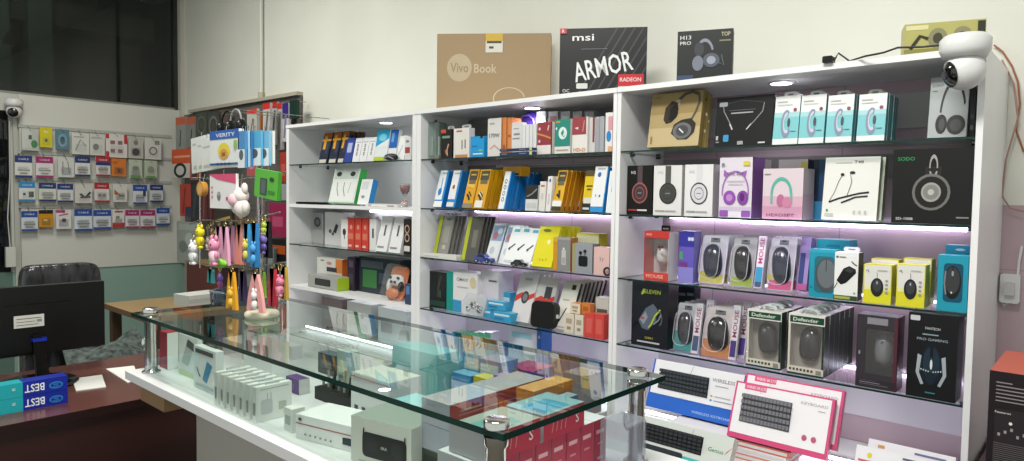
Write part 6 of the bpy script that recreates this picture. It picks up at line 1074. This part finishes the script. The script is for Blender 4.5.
# ------------------------------------------------------------------ packs on the white board
BX = XL+.075
NV, BLU, MG, RDH = '#2c3c78', '#2a50a0', '#a82c6c', '#b82c34'
rowsp = [
 [(22, 38, 129, 150, None, '#b9bdb6', 'grey clear pack with a green round part', [('r', .0, .1, .6, .95, '#c9ccc6'), ('e', .75, .3, .2, .18, '#3c8a4a'), ('r', .4, .5, .6, .7, '#5a605c')]),
  (40, 52, 128, 147, None, '#d8cc1c', 'yellow rounded pack', [('e', .5, .35, .12, .09, '#5a5a3c'), ('e', .5, .8, .2, .1, '#e8e06a')]),
  (56, 69, 130, 149, None, '#5a8496', 'blue grey oval pack', [('e', .5, .45, .34, .34, '#7aa0b0'), ('e', .5, .45, .2, .2, '#3c5c6c')]),
  (72, 89, 134, 154, None, '#d2d2cc', 'white grey pack, fourth', [('l', [(.2, .2), (.5, .7), (.8, .4)], .03, '#8a8c88'), ('r', .1, .8, .7, .85, '#9a9c98')]),
  (90, 104.5, 135, 155, None, '#cfcfc9', 'white grey pack, fifth', [('e', .4, .4, .2, .16, '#7a7a72'), ('r', .1, .8, .8, .86, '#a0a29c')]),
  (106, 127, 135, 157, None, '#dcd6d2', 'white pack with red corners and four pictures', [('r', 0, .8, .15, 1, '#c03a40'), ('r', .85, .6, 1, 1, '#c03a40'), ('r', 0, 0, .15, .25, '#c03a40')]+[('r', .2+.35*(q % 2), .2+.36*(q//2), .42+.35*(q % 2), .36+.36*(q//2), '#8f6a6a') for q in range(4)]),
  (128.5, 143, 138, 158, None, '#bdbab4', 'grey pack with a black round part', [('e', .5, .3, .25, .18, '#3a3634'), ('e', .5, .75, .15, .12, '#7a7a76')]),
  (145, 161, 139, 159, None, '#d2d2cc', 'white pack with a round grey part', [('a', .5, .4, .25, .2, 0, 360, .3, '#6a6c6a'), ('r', .6, .7, .9, .9, '#8a8c8a')])],
 [(15, 32, 156, 177, NV, '#dadad6', 'blue headed pack at the left end', 0), (36, 53, 157, 177, MG, '#dcd8d8', 'magenta headed pack', 0), (58, 74, 158, 177, None, '#cfd0cb', 'plain grey pack', [('l', [(.3, .2), (.3, .8)], .02, '#7a7c78'), ('l', [(.7, .2), (.6, .8)], .02, '#7a7c78')]),
  (75, 90, 157, 176, NV, '#dadad6', 'navy headed pack in the middle', 0), (96, 110, 157, 176, RDH, '#d6d8dc', 'red headed pack with a navy stripe', [('r', 0, .55, 1, .72, NV), ('r', .15, .3, .85, .4, '#a0905a')]), (111.5, 126, 159, 176, None, '#d87c34', 'orange pack', [('r', .4, .2, .62, .42, '#5a3a20'), ('r', .1, .7, .4, .85, '#b8622a')]),
  (129, 142, 160, 178, None, '#b9c4b0', 'green tinted pack, left of two', [('r', .1, 0, .9, .15, '#6a9a5a'), ('e', .5, .55, .25, .12, '#7c8478')]), (144.5, 157, 161, 178, None, '#b4c0aa', 'green tinted pack, right of two', [('r', .1, 0, .9, .12, '#6a9a5a'), ('e', .5, .5, .25, .2, '#8a9284')])],
 [(19, 35, 182, 201, '#2a8ac8', '#d6d8d4', 'cyan headed pack at the left end', [('r', .25, .3, .4, .42, '#333333'), ('r', .6, .2, .9, .5, '#4a4c48')]), (39, 56, 183, 201, NV, '#d0d4c8', 'navy headed pack, left of two', 0), (57.5, 73, 184, 202, NV, '#d4d6d8', 'navy headed pack, right of two', 0),
  (75, 92, 185, 203, None, '#cfccc6', 'white pack with dark tools', [('l', [(.3, .5), (.6, .3), (.9, .6)], .06, '#3a3c40'), ('l', [(.3, .3), (.9, .35)], .05, '#4c4a48')]), (94.5, 109, 183, 202, RDH, '#d8d6d2', 'red headed pack', [('e', .35, .35, .1, .08, '#7a7a7a'), ('e', .65, .35, .1, .08, '#7a7a7a')]),
  (113, 127, 184, 202, None, '#d4d2cc', 'white pack with an orange triangle', [('p', [(.1, .4), (.5, .4), (.1, .7)], '#b8622c'), ('r', .4, .3, .8, .4, '#6a6a66')]), (133, 147, 185, 204, BLU, '#d4d8dc', 'blue headed pack', [('r', .7, .4, .9, .7, '#3a3c50'), ('r', .2, .3, .8, .38, '#8a9098')]), (150, 163, 185, 202, NV, '#ccd0d6', 'navy headed pack at the right end', 0)],
 [(21.5, 37.5, 211, 231, BLU, '#cfd4dc', 'blue headed pack at the left end', 0), (39, 53, 210, 227, None, '#d09018', 'orange pack with a black head', [('r', 0, .78, 1, 1, '#2c2420'), ('r', .3, .35, .6, .45, '#f0c060')]), (56, 71, 210, 229, None, '#dad6d6', 'white pack with pink print', [('r', 0, .85, .6, 1, '#b04a78'), ('r', .4, .35, .65, .55, '#3c3c40'), ('l', [(.2, .7), (.8, .8)], .03, '#b04a78')]),
  (74.5, 92, 209, 231, BLU, '#d2d8e2', 'broad blue headed pack, left of two', 0), (93.5, 111, 210, 229, BLU, '#ced4de', 'broad blue headed pack, right of two', 0), (112.5, 124, 210, 227, None, '#dcd8d6', 'white pack with a red foot', [('r', 0, 0, 1, .25, '#c0383c'), ('r', .3, .5, .6, .65, '#7a8a70'), ('r', .2, .85, .9, .95, '#b84a50')]),
  (125.5, 139, 210, 228, MG, '#dcd6d8', 'magenta headed pack, left of two', 0), (140.5, 155, 210, 228, MG, '#dcd6d8', 'magenta headed pack, right of two', 0), (156.5, 169.5, 208, 225, BLU, '#ccd2d8', 'blue headed pack at the right end', 0)]]
rn = ['top row', 'second row', 'third row', 'bottom row']
HK = M('#8f9290', .3, .8)
for ri, row in enumerate(rowsp):
    ys0, zs0 = onX(18, row[0][2]-2.5, XL+.03); ys1, zs1 = onX(172, row[-1][2]-3, XL+.03); zr = (zs0+zs1)/2
    rl = empty('hook_rail', (XL+.012, (ys0+ys1)/2, zr)); tag(rl, 'clear strip rail with hooks across the white board, ' + rn[ri], 'rail', 'rails on the white board')
    half = (ys1-ys0)/2
    MB().box(0, .010, -half, half, -.012, .012, M('#b4b6b2', .25)).build('rail', rl)
    for l, r, t, b, hd, body, nm, art in row:
        y0, z0 = onX(l, b, BX); y1, z1 = onX(r, t, BX); wd = y1-y0; yc = (y0+y1)/2; z1 = min(z1, zr-.0) if False else z1; h = z1-z0
        MB().tube([(.01, yc-(ys0+ys1)/2, 0), (BX-XL+.01, yc-(ys0+ys1)/2, z1-zr-.016)], .0022, HK, 5).build('hook', rl)
        mb = MB(); mb.box(-.006, .006, -wd/2, wd/2, 0, h, M(body, .4))
        if art == 0: art = [('r', .14, .3, .86, .36, '#8a8c84'), ('r', .14, .4, .7, .44, '#a8aaa4'), ('r', .3, .15, .7, .22, '#9a8f80')]
        A = list(art)
        if hd: A = [('r', 0, .68, 1, 1, hd), ('t', 'CABLE', .5, .84, .6, .08, '#d4d8e4'), ('r', 0, 0, 1, .09, hd)] + A
        mb.art((.006, -wd/2, 0), (0, wd, 0), (0, 0, h), (1, 0, 0), A)
        mb.rbox(-.0, .0, 0, 0, 0, 0, .0, M(body, .4)) if False else None
        # small clear bulge holding the part
        mb.box(.006, .016, -wd*.3, wd*.3, h*.12, h*.5, CLEAR)
        tag(mb.build('hanging_pack', None, (BX-.004, yc, z0)), nm + ' of the ' + rn[ri] + ' on the white board', 'pack', 'packs on the white board')
# cable and adapter on the strip left of the board
y, z0 = onX(8, 245, XL+.03); _, z1 = onX(8, 120, XL+.03)
mb = MB(); mb.box(XL+.002, XL+.02, 1.345, 1.37, .0, 2.0, M('#b9b9b2', .5)); struct(mb, 'trim_9')
y, z = onX(9, 257, XL+.05); mb = MB(); mb.box(XL+.022, XL+.06, y-.02, y+.04, z-.075, z+.075, M('#d0d0ca', .4)); o = mb.build('power_strip'); tag(o, 'small white power adapter hanging at the left edge beside the white board', 'adapter'); c_ = MB(); c_.tube([(XL+.04, y+.01, z+.075), (XL+.035, y+.0, z+.3), (XL+.03, y+.02, z+.6), (XL+.05, y+.02, 1.92)], .004, M('#c8c8c0', .4), 6); c_.build('lead', o)
# more packs filling the dark board
for it in (
    ('narrow clear pack with red cord at the upper middle of the dark board', 219, 227, 110, 132, '#6a5a54', [('l', [(.3, .1), (.6, .9)], .05, '#b04a38')]),
    ('dark pack with olive coil right of the hanging headphones', 240, 247, 112, 150, '#4c5048', coil('#8a8c80')),
    ('grey clear card low in the middle of the dark board', 238, 252, 238, 268, '#8f9290', [('l', [(.3, .1), (.5, .9)], .03, '#3c4244')]),
    ('brown card with white cord below the pink red wrapped pack', 236, 246, 205, 222, '#7a5c48', [('e', .5, .5, .3, .3, '#c9bfae')]),
    ('small silver pack below the violet headed pack', 281.5, 287, 184, 200, '#9aa0a4', []),
    ('long grey cord pack left of the brown cord card', 256, 265, 200, 240, '#7c6a70', [('l', [(.3, .05), (.6, .9)], .03, '#2e2a30')]),
    ('orange red clear pack between olive pack and brown cord card', 190, 199, 150, 180, '#a85a44', [('r', .2, .1, .8, .5, '#4a3430')])):
    niche(*it)
# further small goods at the back of the counter
for k, (a, b, t, y, c, tc, lab) in enumerate((
    (452, 470, 372, 1.07, '#3a8fd0', '#7cc0ea', 'small blue carton at the back of the counter, left of a yellow one'),
    (473, 489, 376, 1.07, '#d8c02c', '#e8dc6a', 'small yellow carton at the back of the counter'),
    (493, 512, 372, 1.08, '#8a4a9c', '#c09ad0', 'small violet carton at the back of the counter'),
    (318, 334, 352, 1.06, '#3c4a50', '#6a7c84', 'dark carton at the back of the counter behind the metal tips'),
    (337, 349, 350, 1.05, '#a8c0b0', '#cfe0d0', 'pale green carton at the back of the counter beside a dark one'),
    (268, 292, 340, 1.08, '#c8ccd0', '#dfe2e6', 'light grey carton at the back of the counter under the stand'),
    (532, 552, 372, 1.06, '#e0e4ea', '#f0f2f4', 'white carton at the back of the counter near the right end'))):
    cc('accessory_box', 'box', lab, a, b, t, y, .035, c, [('r', .15, .3, .85, .7, tc), ('r', .15, .1, .6, .2, '#5a6068')], topcol=tc, hmax=.11)
# further keychains on the stand
for a in (
    ('small brown bear-like keychain figure between yellow block and pink straps', 212, 222, 20, '#8a6a50', 'fig', .012, '#a88868', .03),
    ('black keychain strap behind the violet figure', 268, 218, 34, '#26262c', 'strap', .006, None, .03),
    ('white keychain strap behind the blue pair', 251, 220, 30, '#e2e4e8', 'strap', .008, None, .05),
    ('teal keychain strap under the green toy ring', 211, 266, 16, '#3a9aa0', 'strap', .008, None, .02),
    ('dark violet keychain strap between orange and pink straps', 243, 268, 30, '#4c3c6c', 'strap', .008, None, .03),
    ('gold keychain strap behind the pink bear-like figure', 284, 263, 30, '#c8a040', 'strap', .006, None, .03),
    ('lime keychain strap behind the pink strap with white charm', 262, 268, 26, '#9ac83a', 'strap', .008, None, .05)):
    keychain(a[0], a[1], a[2], a[3], a[4], a[5], a[6], a[7], a[8])
